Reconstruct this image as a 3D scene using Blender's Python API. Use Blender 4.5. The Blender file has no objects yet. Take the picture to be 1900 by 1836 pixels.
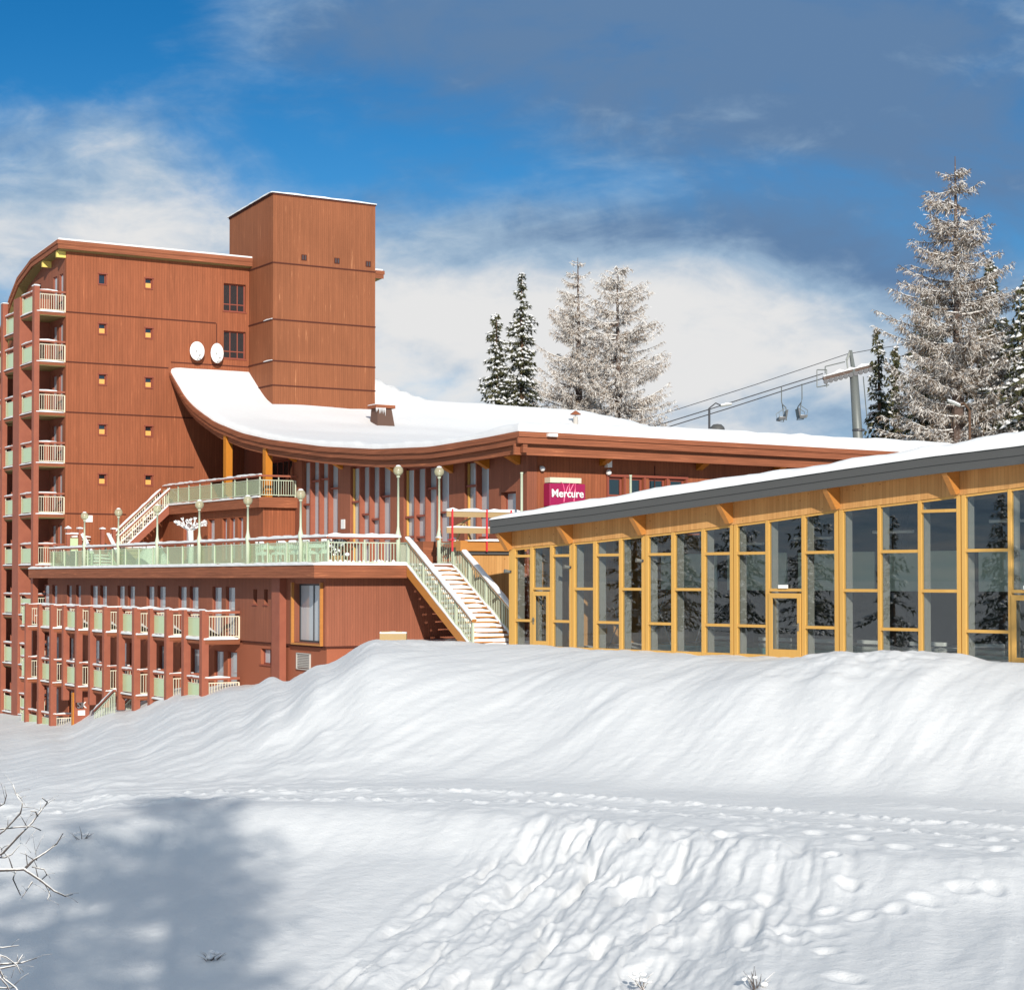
import bpy, math, random
import numpy as np
from math import radians, sin, cos, tan, pi, atan2, sqrt, exp
from mathutils import Vector, noise as mnoise
random.seed(7)
scn = bpy.context.scene
COL = scn.collection
# ------------------------------------------------------------------ camera
FPX, CX0, PIT = 3440.0, 950.0, radians(1.3)
CY0 = 1072 - FPX*tan(PIT)
cd = bpy.data.cameras.new('camera'); cam = bpy.data.objects.new('camera', cd); COL.objects.link(cam)
cd.sensor_width = 36; cd.lens = 36*FPX/1900; cd.shift_y = (CY0-918)/1900; cd.clip_start = .3; cd.clip_end = 6000
cam.location = (0, 0, 0); cam.rotation_euler = (radians(90)+PIT, 0, 0); scn.camera = cam
# ------------------------------------------------------------------ light
SUN_AZ, SUN_EL = radians(9), radians(22)      # azimuth: to the right of straight-behind-the-camera
SD = Vector((sin(SUN_AZ)*cos(SUN_EL), -cos(SUN_AZ)*cos(SUN_EL), sin(SUN_EL)))
sl = bpy.data.lights.new('sun', 'SUN'); so = bpy.data.objects.new('sun', sl); COL.objects.link(so)
sl.energy = 4.9; sl.angle = radians(.5); sl.color = (1, .94, .85)
so.rotation_euler = SD.to_track_quat('Z', 'Y').to_euler(); so.location = (0, -30, 60)
scn.view_settings.view_transform = 'Standard'; scn.view_settings.look = 'None'
scn.view_settings.exposure = .09; scn.view_settings.gamma = 1
scn.render.resolution_x = 1024; scn.render.resolution_y = 989
scn.render.engine = 'CYCLES'
# ------------------------------------------------------------------ world
class NT:
    def __init__(s, nt): s.t = nt; s.n = nt.nodes; s.l = nt.links
    def node(s, k, **kw):
        n = s.n.new(k)
        for a, v in kw.items(): setattr(n, a, v)
        return n
    def put(s, sock, v):
        if v is None: return
        if hasattr(v, 'is_output'): s.l.new(v, sock)
        else:
            if hasattr(sock.default_value, '__len__') and not hasattr(v, '__len__'): v = (v,)*len(sock.default_value)
            if hasattr(v, '__len__') and len(v) == 3 and len(sock.default_value) == 4: v = tuple(v)+(1,)
            sock.default_value = v
    def m(s, op, a, b=None, c=None, clamp=False):
        n = s.node('ShaderNodeMath', operation=op); n.use_clamp = clamp
        s.put(n.inputs[0], a); s.put(n.inputs[1], b) if b is not None else 0; s.put(n.inputs[2], c) if c is not None else 0
        return n.outputs[0]
    def mix(s, f, a, b, bt='MIX'):
        n = s.node('ShaderNodeMix', data_type='RGBA', blend_type=bt); s.put(n.inputs[0], f); s.put(n.inputs[6], a); s.put(n.inputs[7], b)
        return n.outputs[2]
    def ss(s, x, a, b, lo=0, hi=1):
        n = s.node('ShaderNodeMapRange', interpolation_type='SMOOTHSTEP'); s.put(n.inputs[0], x)
        for i, v in enumerate((a, b, lo, hi)): s.put(n.inputs[i+1], v)
        return n.outputs[0]
    def noise(s, vec, sc, det=4, rough=.55, dist=0):
        n = s.node('ShaderNodeTexNoise'); s.put(n.inputs['Vector'], vec) if vec is not None else 0
        n.inputs['Scale'].default_value = sc; n.inputs['Detail'].default_value = det; n.inputs['Roughness'].default_value = rough; n.inputs['Distortion'].default_value = dist
        return n.outputs[0]
    def xyz(s, x, y, z):
        n = s.node('ShaderNodeCombineXYZ'); s.put(n.inputs[0], x); s.put(n.inputs[1], y); s.put(n.inputs[2], z); return n.outputs[0]
    def sep(s, v):
        n = s.node('ShaderNodeSeparateXYZ'); s.put(n.inputs[0], v); return n.outputs
w = bpy.data.worlds.new('World'); scn.world = w; w.use_nodes = True
W = NT(w.node_tree); W.n.clear()
sky = W.node('ShaderNodeTexSky', sky_type='NISHITA'); sky.sun_disc = False
sky.sun_elevation = SUN_EL; sky.sun_rotation = pi-SUN_AZ; sky.altitude = 1800; sky.air_density = 1.0; sky.dust_density = .3; sky.ozone_density = 2
tc = W.node('ShaderNodeTexCoord'); X, Y, Z = W.sep(tc.outputs['Generated'])
yy = W.m('MAXIMUM', W.m('ABSOLUTE', Y), .25)
U = W.m('DIVIDE', X, yy); V = W.m('DIVIDE', Z, yy)          # azimuth and height on the sky, world directions
def blob(cx, cy, rx, ry, amp):
    u = W.m('DIVIDE', W.m('SUBTRACT', U, (cx-950)/3440), rx/3440); v = W.m('DIVIDE', W.m('SUBTRACT', V, (1072-cy)/3440), ry/3440)
    d = W.m('ADD', W.m('MULTIPLY', u, u), W.m('MULTIPLY', v, v))
    return W.m('MULTIPLY', W.m('POWER', 2.718, W.m('MULTIPLY', d, -1)), amp)
def total(L):
    r = L[0]
    for q in L[1:]: r = W.m('ADD', r, q)
    return r
nv = W.xyz(U, W.m('MULTIPLY', V, 1.9), W.m('ADD', Y, 3))
n1 = W.noise(nv, 7.5, 8, .58, .5); n2 = W.noise(W.xyz(W.m('ADD', U, 5), W.m('MULTIPLY', V, 2.2), Z), 4.2, 6, .55, .7); n3 = W.noise(nv, 26, 6, .6, .3)
# cover: how much cloud; negative blobs are holes of blue
cover = total([W.m('MULTIPLY', W.m('SUBTRACT', n1, .5), 1.75), W.m('MULTIPLY', W.m('SUBTRACT', n3, .5), .45), blob(1250, 660, 760, 250, .95), blob(1500, 170, 560, 300, .6), blob(820, 40, 420, 160, .4), blob(160, 260, 360, 110, .28), blob(60, 440, 520, 150, .6),
               blob(0, 20, 330, 130, -.9), blob(330, 400, 300, 90, .12), blob(1080, 330, 260, 60, -.4), blob(1500, 330, 240, 90, -.35), blob(640, 290, 340, 150, -.42), blob(930, 480, 300, 70, .25), W.ss(W.m('MULTIPLY', X, -1), .45, .9, 0, .7), W.ss(Z, .4, .8, 0, .6), .05])  # unseen cloud added left and overhead to lift shade and glass reflections
cov = W.ss(W.m('SUBTRACT', cover, W.ss(W.m('MULTIPLY', Y, -1), -.1, .6, 0, .1)), -.32, .75)
# brightness of the cloud
br = total([W.m('MULTIPLY', W.m('SUBTRACT', n2, .5), 1.8), W.m('MULTIPLY', W.m('SUBTRACT', n3, .5), .85), blob(1200, 640, 640, 150, .62), blob(900, 560, 400, 90, .3), blob(150, 250, 330, 150, .12), blob(300, 440, 420, 110, .5), blob(1000, 700, 900, 60, .25),
            blob(1600, 170, 700, 260, -.6), blob(1000, 440, 420, 60, -.1), blob(850, 60, 420, 130, -.3), blob(820, 690, 130, 60, -.32), blob(1480, 740, 110, 60, -.35), blob(1650, 480, 260, 110, -.2), W.ss(W.m('MULTIPLY', X, -1), .45, .9, 0, .25), W.ss(Z, .4, .8, 0, .25), .36])  # side and overhead terms brighten that added, unseen cloud
brc = W.ss(br, -.1, .95)
ccol = W.mix(W.ss(br, .35, 1.0), W.mix(W.ss(br, -.1, .55), (.14, .26, .46, 1), (.40, .56, .74, 1)), (.92, .92, .92, 1))
rgb = W.node('ShaderNodeHueSaturation'); rgb.inputs['Saturation'].default_value = 1.05; rgb.inputs['Value'].default_value = 1.0; W.put(rgb.inputs['Color'], sky.outputs[0])
skyb = W.mix(1.0, rgb.outputs[0], W.mix(W.ss(V, .14, .33), (.28, .68, .88, 1), (.085, .54, .80, 1)), 'MULTIPLY')
skyn = W.mix(W.ss(V, .02, .5), sky.outputs[0], skyb)
skyn = W.mix(W.ss(V, .0, .08), skyn, skyb)
kk = W.ss(Y, -.35, .45, 7.2, 8.1); c10 = W.mix(1.0, ccol, W.xyz(kk, kk, kk), 'MULTIPLY')
final = W.mix(cov, skyb, c10)
bg = W.node('ShaderNodeBackground'); bg.inputs[1].default_value = .1; W.put(bg.inputs[0], final)
wo = W.node('ShaderNodeOutputWorld'); W.l.new(bg.outputs[0], wo.inputs[0])
# ------------------------------------------------------------------ materials
def mat(name, base=(.5, .5, .5), rough=.7, spec=.3, metal=0, fn=None, ior=None, alpha=None):
    m_ = bpy.data.materials.new(name); m_.use_nodes = True; T = NT(m_.node_tree)
    b = T.n['Principled BSDF']; b.inputs['Base Color'].default_value = tuple(base)+(1,); b.inputs['Roughness'].default_value = rough
    b.inputs['Specular IOR Level'].default_value = spec; b.inputs['Metallic'].default_value = metal
    if ior: b.inputs['IOR'].default_value = ior
    if fn: fn(T, b)
    return m_
def bump(T, b, h, strength=.4, dist=.02):
    n = T.node('ShaderNodeBump'); n.inputs['Strength'].default_value = strength; n.inputs['Distance'].default_value = dist
    T.put(n.inputs['Height'], h); T.l.new(n.outputs[0], b.inputs['Normal'])
def planks(c, width=.13, vert=True, var=.13, groove=.36, streak=.3, light=(.55, .2, .09), wear=.12):
    def fn(T, b):
        tc = T.node('ShaderNodeTexCoord'); x, y, z = T.sep(tc.outputs['Object'])
        s = T.m('ADD', x, y) if vert else z
        q = T.m('DIVIDE', s, width); fl = T.m('FLOOR', q); fr = T.m('SUBTRACT', q, fl)
        wn = T.node('ShaderNodeTexWhiteNoise', noise_dimensions='1D'); T.put(wn.inputs['W'], fl)
        d = T.m('ABSOLUTE', T.m('SUBTRACT', fr, .5)); g = T.ss(d, .40, .48)
        sv = T.xyz(T.m('MULTIPLY', T.m('ADD', x, y), 9 if vert else .6), T.m('MULTIPLY', T.m('SUBTRACT', x, y), .3), T.m('MULTIPLY', z, .7 if vert else 14))
        st = T.noise(sv, 1.0, 5, .6); bigv = T.noise(tc.outputs['Object'], .35, 3, .5)
        k = T.m('ADD', T.m('MULTIPLY', T.m('SUBTRACT', wn.outputs[0], .5), var), 1)
        k = T.m('ADD', k, T.m('MULTIPLY', T.m('SUBTRACT', st, .5), streak*2)); k = T.m('ADD', k, T.m('MULTIPLY', T.m('SUBTRACT', bigv, .5), .35))
        col = T.mix(1.0, tuple(c)+(1,), T.xyz(k, k, k), 'MULTIPLY')
        worn = T.m('MULTIPLY', T.ss(st, .62, .76), wear*4, clamp=True)
        col = T.mix(worn, col, tuple(light)+(1,))
        col = T.mix(T.m('MULTIPLY', g, groove), col, (c[0]*.22, c[1]*.22, c[2]*.22, 1))
        T.l.new(col, b.inputs['Base Color']); bump(T, b, T.m('SUBTRACT', T.m('MULTIPLY', st, .3), g), .35, .012)
    return fn
M = {}
RED = (.28, .088, .040)
M['wall'] = mat('red_timber_cladding', RED, .75, .2, fn=planks(RED, .15))
M['tower'] = mat('weathered_timber_cladding', RED, .78, .2, fn=planks((.25, .088, .040), .12, wear=.16, streak=.24, light=(.55, .25, .12)))
M['facade'] = mat('facade_cladding', RED, .7, .25, fn=planks((.265, .09, .05), .11, streak=.15))
M['board'] = mat('horizontal_boards', RED, .75, .2, fn=planks((.27, .092, .045), .11, vert=False, streak=.55, wear=.3))
M['render_red'] = mat('painted_render', (.33, .105, .055), .85, .2, fn=lambda T, b: bump(T, b, T.noise(None, 30, 4), .2, .01))
M['frame'] = mat('painted_frame', (.25, .065, .04), .6, .3)
M['post'] = mat('painted_post', (.27, .088, .045), .65, .3, fn=lambda T, b: T.l.new(T.mix(T.noise(T.node('ShaderNodeTexCoord').outputs['Object'], 2.5, 4), (.24, .07, .042, 1), (.34, .11, .062, 1)), b.inputs['Base Color']))
M['dark'] = mat('dark_brown_joint', (.085, .028, .02), .9, .1)  # plain dark brown for cladding joints, trim and vents
M['olive'] = mat('olive_soffit', (.26, .21, .085), .8, .2)
M['yellow'] = mat('yellow_beam_end', (.75, .58, .16), .7, .2)
M['green'] = mat('pale_green_paint', (.50, .55, .41), .45, .4)
M['cream'] = mat('cream_paint', (.66, .62, .47), .5, .4)
M['metal'] = mat('galvanised_metal', (.15, .16, .15), .5, .5, .2)
M['steel'] = mat('dark_steel', (.07, .07, .075), .5, .4, .3)
M['grille'] = mat('metal_grille', (.45, .42, .38), .5, .4)
M['white'] = mat('white_paint', (.78, .77, .74), .4, .4)
M['redpaint'] = mat('red_steel', (.6, .04, .05), .45, .4)
M['fasciagrey'] = mat('grey_sheet_metal', (.085, .085, .082), .5, .4, .1)
def grain(c1, c2, knots=True, width=.12, vert=True):
    def fn(T, b):
        tc = T.node('ShaderNodeTexCoord'); x, y, z = T.sep(tc.outputs['Object'])
        s = T.m('ADD', x, y) if vert else z
        q = T.m('DIVIDE', s, width); fl = T.m('FLOOR', q); d = T.m('ABSOLUTE', T.m('SUBTRACT', T.m('SUBTRACT', q, fl), .5))
        wn = T.node('ShaderNodeTexWhiteNoise', noise_dimensions='1D'); T.put(wn.inputs['W'], fl)
        st = T.noise(T.xyz(T.m('MULTIPLY', x, 14 if vert else 1), T.m('MULTIPLY', y, 14 if vert else 1), T.m('MULTIPLY', z, 1.2 if vert else 20)), 1, 5, .6)
        f = T.m('ADD', T.m('MULTIPLY', st, .75), T.m('MULTIPLY', T.m('SUBTRACT', wn.outputs[0], .5), .4), clamp=True)
        col = T.mix(f, tuple(c1)+(1,), tuple(c2)+(1,))
        if knots:
            v = T.node('ShaderNodeTexVoronoi'); v.inputs['Scale'].default_value = 3.2; T.put(v.inputs['Vector'], tc.outputs['Object'])
            col = T.mix(T.ss(v.outputs[0], .11, .05, 0, .65), col, (.20, .07, .02, 1))
        if width < 5: col = T.mix(T.ss(d, .45, .49, 0, .5), col, (c1[0]*.3, c1[1]*.3, c1[2]*.3, 1))
        T.l.new(col, b.inputs['Base Color'])
    return fn
M['pine'] = mat('pine_cladding', (.6, .3, .09), .6, .3, fn=grain((.45, .22, .07), (.68, .38, .14)))
M['pineframe'] = mat('varnished_pine_frame', (.6, .3, .06), .4, .4, fn=grain((.54, .30, .075), (.68, .40, .11), False, 9))
M['pinebeam'] = mat('varnished_pine_beam', (.6, .28, .06), .5, .4, fn=grain((.40, .16, .035), (.58, .25, .06), False, 9, False))
M['glulam'] = mat('orange_timber_post', (.55, .2, .02), .5, .4, fn=grain((.46, .16, .012), (.60, .23, .025), False, 9))
def snowfn(sc=1.0, st=.35):
    def fn(T, b):
        tc = T.node('ShaderNodeTexCoord'); a = T.noise(tc.outputs['Object'], 3.5*sc, 5, .6); c = T.noise(tc.outputs['Object'], 28*sc, 4, .65)
        e_ = T.noise(tc.outputs['Object'], 90*sc, 3, .7); bump(T, b, T.m('ADD', T.m('ADD', a, T.m('MULTIPLY', c, .30)), T.m('MULTIPLY', e_, .16)), st, .06)
    return fn
M['snow'] = mat('snow', (.755, .755, .75), .62, .25, fn=snowfn())
M['snowground'] = mat('snow_ground', (.67, .675, .675), .6, .25, fn=snowfn(.9, .5))
M['glass'] = mat('window_glass', (.018, .022, .026), .03, .5, ior=1.9)
M['glassblue'] = mat('window_glass_painted_reflection', (.42, .45, .47), .06, .5, ior=1.8)  # pale base colour stands in for cloudy sky reflected in the panes
M['chimney'] = mat('chimney_painted_shade', (.11, .062, .045), .6, .3)  # shaft colour darkened to stand in for shade on the chimney
M['amber'] = mat('amber_blind', (.72, .38, .10), .5, .4)
def clearglass(name, tint, ior=1.6, rough=.0):
    m_ = bpy.data.materials.new(name); m_.use_nodes = True; T = NT(m_.node_tree); T.n.clear()
    tr = T.node('ShaderNodeBsdfTransparent'); tr.inputs[0].default_value = tint+(1,); gl = T.node('ShaderNodeBsdfGlossy'); gl.inputs['Roughness'].default_value = rough
    g = T.node('ShaderNodeNewGeometry'); dt = T.node('ShaderNodeVectorMath', operation='DOT_PRODUCT'); T.l.new(g.outputs['Normal'], dt.inputs[0]); T.l.new(g.outputs['Incoming'], dt.inputs[1])
    q = T.m('POWER', T.m('SUBTRACT', 1, T.m('ABSOLUTE', dt.outputs['Value']), clamp=True), 5); mx = T.node('ShaderNodeMixShader')
    T.put(mx.inputs[0], T.m('ADD', T.m('MULTIPLY', q, 1-ior), ior)); T.l.new(tr.outputs[0], mx.inputs[1]); T.l.new(gl.outputs[0], mx.inputs[2])
    o = T.node('ShaderNodeOutputMaterial'); T.l.new(mx.outputs[0], o.inputs[0]); return m_
M['poolglass'] = clearglass('clear_glazing', (.935, .95, .94), .09)
def greenglass(name, c, k):
    m_ = bpy.data.materials.new(name); m_.use_nodes = True; T = NT(m_.node_tree); b = T.n['Principled BSDF']
    b.inputs['Base Color'].default_value = c+(1,); b.inputs['Roughness'].default_value = .15
    tr = T.node('ShaderNodeBsdfTransparent'); tr.inputs[0].default_value = (.82, .95, .82, 1); mx = T.node('ShaderNodeMixShader'); mx.inputs[0].default_value = k
    T.l.new(tr.outputs[0], mx.inputs[1]); T.l.new(b.outputs[0], mx.inputs[2]); T.l.new(mx.outputs[0], T.n['Material Output'].inputs[0]); return m_
M['gpanel'] = greenglass('green_balcony_panel', (.57, .69, .41), .88)
M['gclear'] = greenglass('green_clear_panel', (.58, .63, .45), .38)
M['globe'] = greenglass('smoked_globe', (.55, .48, .33), .55)
M['sign'] = mat('magenta_sign', (.33, .012, .075), .4, .4)
M['signpink'] = mat('pink_logo', (.75, .10, .24), .4, .4)
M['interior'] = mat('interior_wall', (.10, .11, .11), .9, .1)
M['blind'] = mat('pale_green_blind', (.55, .66, .58), .8, .1)
M['innergrey'] = mat('grey_inner_frame', (.23, .23, .21), .7, .2)
M['water'] = mat('pool_water', (.10, .25, .25), .1, .5)
M['tubelight'] = mat('unlit_tube_lamp', (.6, .6, .58), .5, .3)
M['tarp'] = mat('white_tarpaulin', (.68, .69, .66), .6, .3)
M['crate'] = mat('pale_plank', (.40, .28, .14), .8, .2)
M['bark'] = mat('bark', (.11, .065, .042), .9, .1)
M['needle'] = mat('spruce_needles', (.045, .062, .028), .8, .15, fn=lambda T, b: T.l.new(T.mix(T.ss(T.noise(T.node('ShaderNodeTexCoord').outputs['Object'], 1.4, 3), .35, .65), (.035, .042, .024, 1), (.11, .105, .05, 1)), b.inputs['Base Color']))
def frost(c, lo, hi, sc=3.0):
    def fn(T, b):
        g = T.node('ShaderNodeNewGeometry'); z = T.sep(g.outputs['Normal'])[2]
        f = T.ss(T.m('ADD', z, T.m('MULTIPLY', T.m('SUBTRACT', T.noise(T.node('ShaderNodeTexCoord').outputs['Object'], sc, 4), .5), 1.6)), lo, hi)
        T.l.new(T.mix(f, tuple(c)+(1,), (.80, .775, .735, 1)), b.inputs['Base Color'])
    return fn
M['larch'] = mat('frosted_larch_twigs', (.3, .2, .13), .9, .1, fn=frost((.36, .26, .18), -.45, .45, 1.3))
M['larchd'] = mat('frosted_larch_twigs_grey', (.2, .15, .1), .9, .1, fn=frost((.20, .145, .10), -.25, .85, 1.3))
M['snowbark'] = mat('snowy_bark', (.16, .11, .09), .9, .1, fn=frost((.12, .085, .07), .1, .6, 3))
M['twig'] = mat('dark_snowy_twig', (.12, .10, .10), .9, .1, fn=frost((.10, .085, .08), .15, .6, 12))
# ------------------------------------------------------------------ frames
def pray(x, y):
    d = (x-CX0, FPX, -(y-CY0)); c, s = cos(PIT), sin(PIT)
    return (d[0], d[1]*c-d[2]*s, d[1]*s+d[2]*c)
class Fr:
    def __init__(s, ox, oy, th): s.o = (ox, oy); s.th = radians(th); s.c = cos(s.th); s.s = sin(s.th)
    def loc(s, X, Y): X -= s.o[0]; Y -= s.o[1]; return (X*s.c+Y*s.s, -X*s.s+Y*s.c)
    def w(s, a, b, z=0): return Vector((s.o[0]+a*s.c-b*s.s, s.o[1]+a*s.s+b*s.c, z))
    def hit(s, x, y, a=None, b=None, z=None):
        r = pray(x, y); o = s.loc(0, 0); ra = (r[0]*s.c+r[1]*s.s, -r[0]*s.s+r[1]*s.c)
        k = (a-o[0])/ra[0] if a is not None else (b-o[1])/ra[1] if b is not None else z/r[2]
        return (o[0]+ra[0]*k, o[1]+ra[1]*k, r[2]*k)
R = Fr(-24.0, 99.5, 31.37); P = Fr(0, 66.2, -46.4); G = Fr(0, 0, 0)
# ------------------------------------------------------------------ objects
ORG = {}
def thing(name, label, cat, fr, org=(0, 0, 0), group=None, kind=None):
    o = bpy.data.objects.new(name, None); o.empty_display_size = .3; COL.objects.link(o)
    o.location = fr.w(*org); o.rotation_euler = (0, 0, fr.th); ORG[o.name] = org
    o['label'] = label; o['category'] = cat
    if group: o['group'] = group
    if kind: o['kind'] = kind
    return o
class MB:
    def __init__(s): s.v = []; s.f = []
    def add(s, vs, fs):
        k = len(s.v); s.v += [tuple(q) for q in vs]; s.f += [tuple(i+k for i in f) for f in fs]; return s
    def box(s, x0, x1, y0, y1, z0, z1):
        x0, x1 = min(x0, x1), max(x0, x1); y0, y1 = min(y0, y1), max(y0, y1); z0, z1 = min(z0, z1), max(z0, z1)
        return s.hexa([(x0, y0, z0), (x1, y0, z0), (x1, y1, z0), (x0, y1, z0), (x0, y0, z1), (x1, y0, z1), (x1, y1, z1), (x0, y1, z1)])
    def hexa(s, p): return s.add(p, [(0, 3, 2, 1), (4, 5, 6, 7), (0, 1, 5, 4), (1, 2, 6, 5), (2, 3, 7, 6), (3, 0, 4, 7)])
    def beam(s, p, q, wd, ht, up=(0, 0, 1)):
        p = Vector(p); q = Vector(q); d = (q-p).normalized(); u = Vector(up); sd = d.cross(u)
        if sd.length < 1e-4: sd = d.cross(Vector((1, 0, 0)))
        sd.normalize(); u = sd.cross(d).normalized(); a = sd*wd/2; b = u*ht/2
        return s.hexa([p-a-b, p+a-b, q+a-b, q-a-b, p-a+b, p+a+b, q+a+b, q-a+b])
    def tube(s, pts, rs, n=6, cap=True):
        pts = [Vector(p) for p in pts]; k0 = len(s.v)
        if not hasattr(rs, '__len__'): rs = [rs]*len(pts)
        for i, p in enumerate(pts):
            d = (pts[min(i+1, len(pts)-1)]-pts[max(i-1, 0)]).normalized()
            u = d.cross(Vector((0, 0, 1)));
            if u.length < .05: u = d.cross(Vector((1, 0, 0)))
            u.normalize(); v = d.cross(u)
            for j in range(n):
                t = 2*pi*j/n; s.v.append(tuple(p+(u*cos(t)+v*sin(t))*rs[i]))
        for i in range(len(pts)-1):
            for j in range(n):
                a = k0+i*n+j; b = k0+i*n+(j+1) % n; s.f.append((a, b, b+n, a+n))
        if cap: s.f.append(tuple(k0+j for j in range(n))[::-1]); s.f.append(tuple(k0+(len(pts)-1)*n+j for j in range(n)))
        return s
    def lathe(s, c, prof, n=16):
        k0 = len(s.v)
        for r, z in prof:
            for j in range(n): s.v.append((c[0]+r*cos(2*pi*j/n), c[1]+r*sin(2*pi*j/n), c[2]+z))
        for i in range(len(prof)-1):
            for j in range(n):
                a = k0+i*n+j; b = k0+i*n+(j+1) % n; s.f.append((a, b, b+n, a+n))
        return s
    def sphere(s, c, r, n=16, sz=1): return s.lathe(c, [(max(r*sin(pi*i/10), .001), -r*cos(pi*i/10)*sz) for i in range(11)], n)
    def build(s, name, m_, par=None, smooth=False, bevel=0):
        me = bpy.data.meshes.new(name)
        o = ORG[par['_k']] if False else (ORG.get(par.name, None) if par is not None else (0, 0, 0))
        if o is None: o = (0, 0, 0)
        me.from_pydata([(x-o[0], y-o[1], z-o[2]) for x, y, z in s.v], [], s.f); me.materials.append(m_)
        if smooth: me.polygons.foreach_set('use_smooth', [True]*len(me.polygons))
        me.update(); ob = bpy.data.objects.new(name, me); COL.objects.link(ob)
        if par is not None: ob.parent = par; ORG[ob.name] = o
        if bevel:
            md = ob.modifiers.new('bevel', 'BEVEL'); md.width = bevel; md.segments = 2; md.limit_method = 'ANGLE'
        return ob
def snowstrip(mb, p, q, wd, ht, seg=.35, rag=.35, rnd=random):
    """rounded uneven strip of snow lying along p-q, base at p.z"""
    p = Vector(p); q = Vector(q); L = (q-p).length; n = max(2, int(L/seg)); d = (q-p)/L; sd = d.cross(Vector((0, 0, 1))).normalized(); k0 = len(mb.v)
    for i in range(n+1):
        c = p+d*L*i/n; e = 1.0 if 0 < i < n else .5; h = ht*(1+rnd.uniform(-rag, rag))*e; ww = wd/2*(1+rnd.uniform(-.12, .12))
        for x, z in ((-1, -.02), (-1.02, .5*h), (-.6, h*.92), (.6, h*.95), (1.02, .5*h), (1, -.02)): mb.v.append(tuple(c+sd*ww*x+Vector((0, 0, z))))
    for i in range(n):
        for j in range(5): a = k0+i*6+j; mb.f.append((a, a+1, a+7, a+6))
    mb.f.append(tuple(k0+j for j in range(6))); mb.f.append(tuple(k0+n*6+j for j in range(5, -1, -1)))
    return mb
def mapn1(b0): return lambda u, wd, z: (u, b0+wd, z)     # face towards -b
def mapn2(a0): return lambda u, wd, z: (a0+wd, u, z)     # face towards -a
def wallgrid(mb, mp, us, z0, ztop, holes, th=.3):
    """solid wall with openings; ztop number or function of u"""
    zt = ztop if callable(ztop) else (lambda u: ztop)
    cuts = sorted(set([round(c, 4) for c in us]+[round(c, 4) for h in holes for c in h[:2]])); cuts = [c for c in cuts if us[0] <= c <= us[-1]] if us[0] < us[-1] else cuts
    for u0, u1 in zip(cuts[:-1], cuts[1:]):
        if u1-u0 < 1e-3: continue
        um = (u0+u1)/2; hs = sorted([(h[2], h[3]) for h in holes if h[0] < um < h[1]]); z = z0
        for a, b in hs+[(None, None)]:
            t0, t1 = (a, a) if a is not None else (zt(u0), zt(u1))
            if min(t0, t1) > z+1e-3:
                mb.hexa([mp(u0, 0, z), mp(u1, 0, z), mp(u1, th, z), mp(u0, th, z), mp(u0, 0, t0), mp(u1, 0, t1), mp(u1, th, t1), mp(u0, th, t0)])
            if b is not None: z = b
    return mb
def bx(mb, mp, u0, u1, w0, w1, z0, z1):
    a = mp(u0, w0, z0); b = mp(u1, w1, z1); return mb.box(a[0], b[0], a[1], b[1], a[2], b[2])
def window(par, mp, u0, u1, z0, z1, depth=.2, fw=.07, vm=0, hm=(), gm='glass', fm='frame', name='window', sill=False):
    f = MB(); d0, d1 = depth-.06, depth
    bx(f, mp, u0, u0+fw, d0, d1, z0, z1); bx(f, mp, u1-fw, u1, d0, d1, z0, z1); bx(f, mp, u0+fw, u1-fw, d0, d1, z0, z0+fw); bx(f, mp, u0+fw, u1-fw, d0, d1, z1-fw, z1)
    for i in range(vm):
        c = u0+(u1-u0)*(i+1)/(vm+1); bx(f, mp, c-fw*.4, c+fw*.4, d0+.01, d1, z0+fw, z1-fw)
    for h in hm: bx(f, mp, u0+fw, u1-fw, d0+.015, d1, h-fw*.4, h+fw*.4)
    if sill: bx(f, mp, u0-.04, u1+.04, -.05, d1-.01, z0-.05, z0-.002)
    o = f.build(name, M[fm], par); g = MB(); bx(g, mp, u0+fw, u1-fw, d1-.02, d1+.02, z0+fw, z1-fw); g.build('pane', M[gm], o)
    return o
def balrail(mb, p, q, zt, zb, sp=.12, t=.022, post=True):
    """thin metal railing p->q in plan, bars between zb and zt"""
    p = Vector((p[0], p[1], 0)); q = Vector((q[0], q[1], 0)); L = (q-p).length; n = max(1, int(round(L/sp)))
    for z in (zt, zb): mb.beam(p+Vector((0, 0, z)), q+Vector((0, 0, z)), .04, .04)
    for i in range(1, n):
        c = p.lerp(q, i/n); mb.box(c.x-t/2, c.x+t/2, c.y-t/2, c.y+t/2, zb+.02, zt-.02)
    if post:
        for c in (p, q): mb.box(c.x-.03, c.x+.03, c.y-.03, c.y+.03, zb-.1, zt+.001)
    return mb
# ------------------------------------------------------------------ terrain
def vnoise(x, y, seed=0):
    xi = np.floor(x).astype(np.int64); yi = np.floor(y).astype(np.int64); fx = x-xi; fy = y-yi; fx = fx*fx*fx*(fx*(fx*6-15)+10); fy = fy*fy*fy*(fy*(fy*6-15)+10)
    def h(a, b):
        n = (a*374761393+b*668265263+seed*982451653) & 0x7fffffff; n = ((n ^ (n >> 13))*1274126177) & 0x7fffffff; return ((n ^ (n >> 16)) & 0xffff)/65535.0
    return ((h(xi, yi)*(1-fx)+h(xi+1, yi)*fx)*(1-fy)+(h(xi, yi+1)*(1-fx)+h(xi+1, yi+1)*fx)*fy)*2-1
def fbm(x, y, o=4, seed=0):
    r = 0; a = 1
    for i in range(o): r = r+a*vnoise(x*2**i, y*2**i, seed+i*7); a *= .5
    return r/1.9
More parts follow.
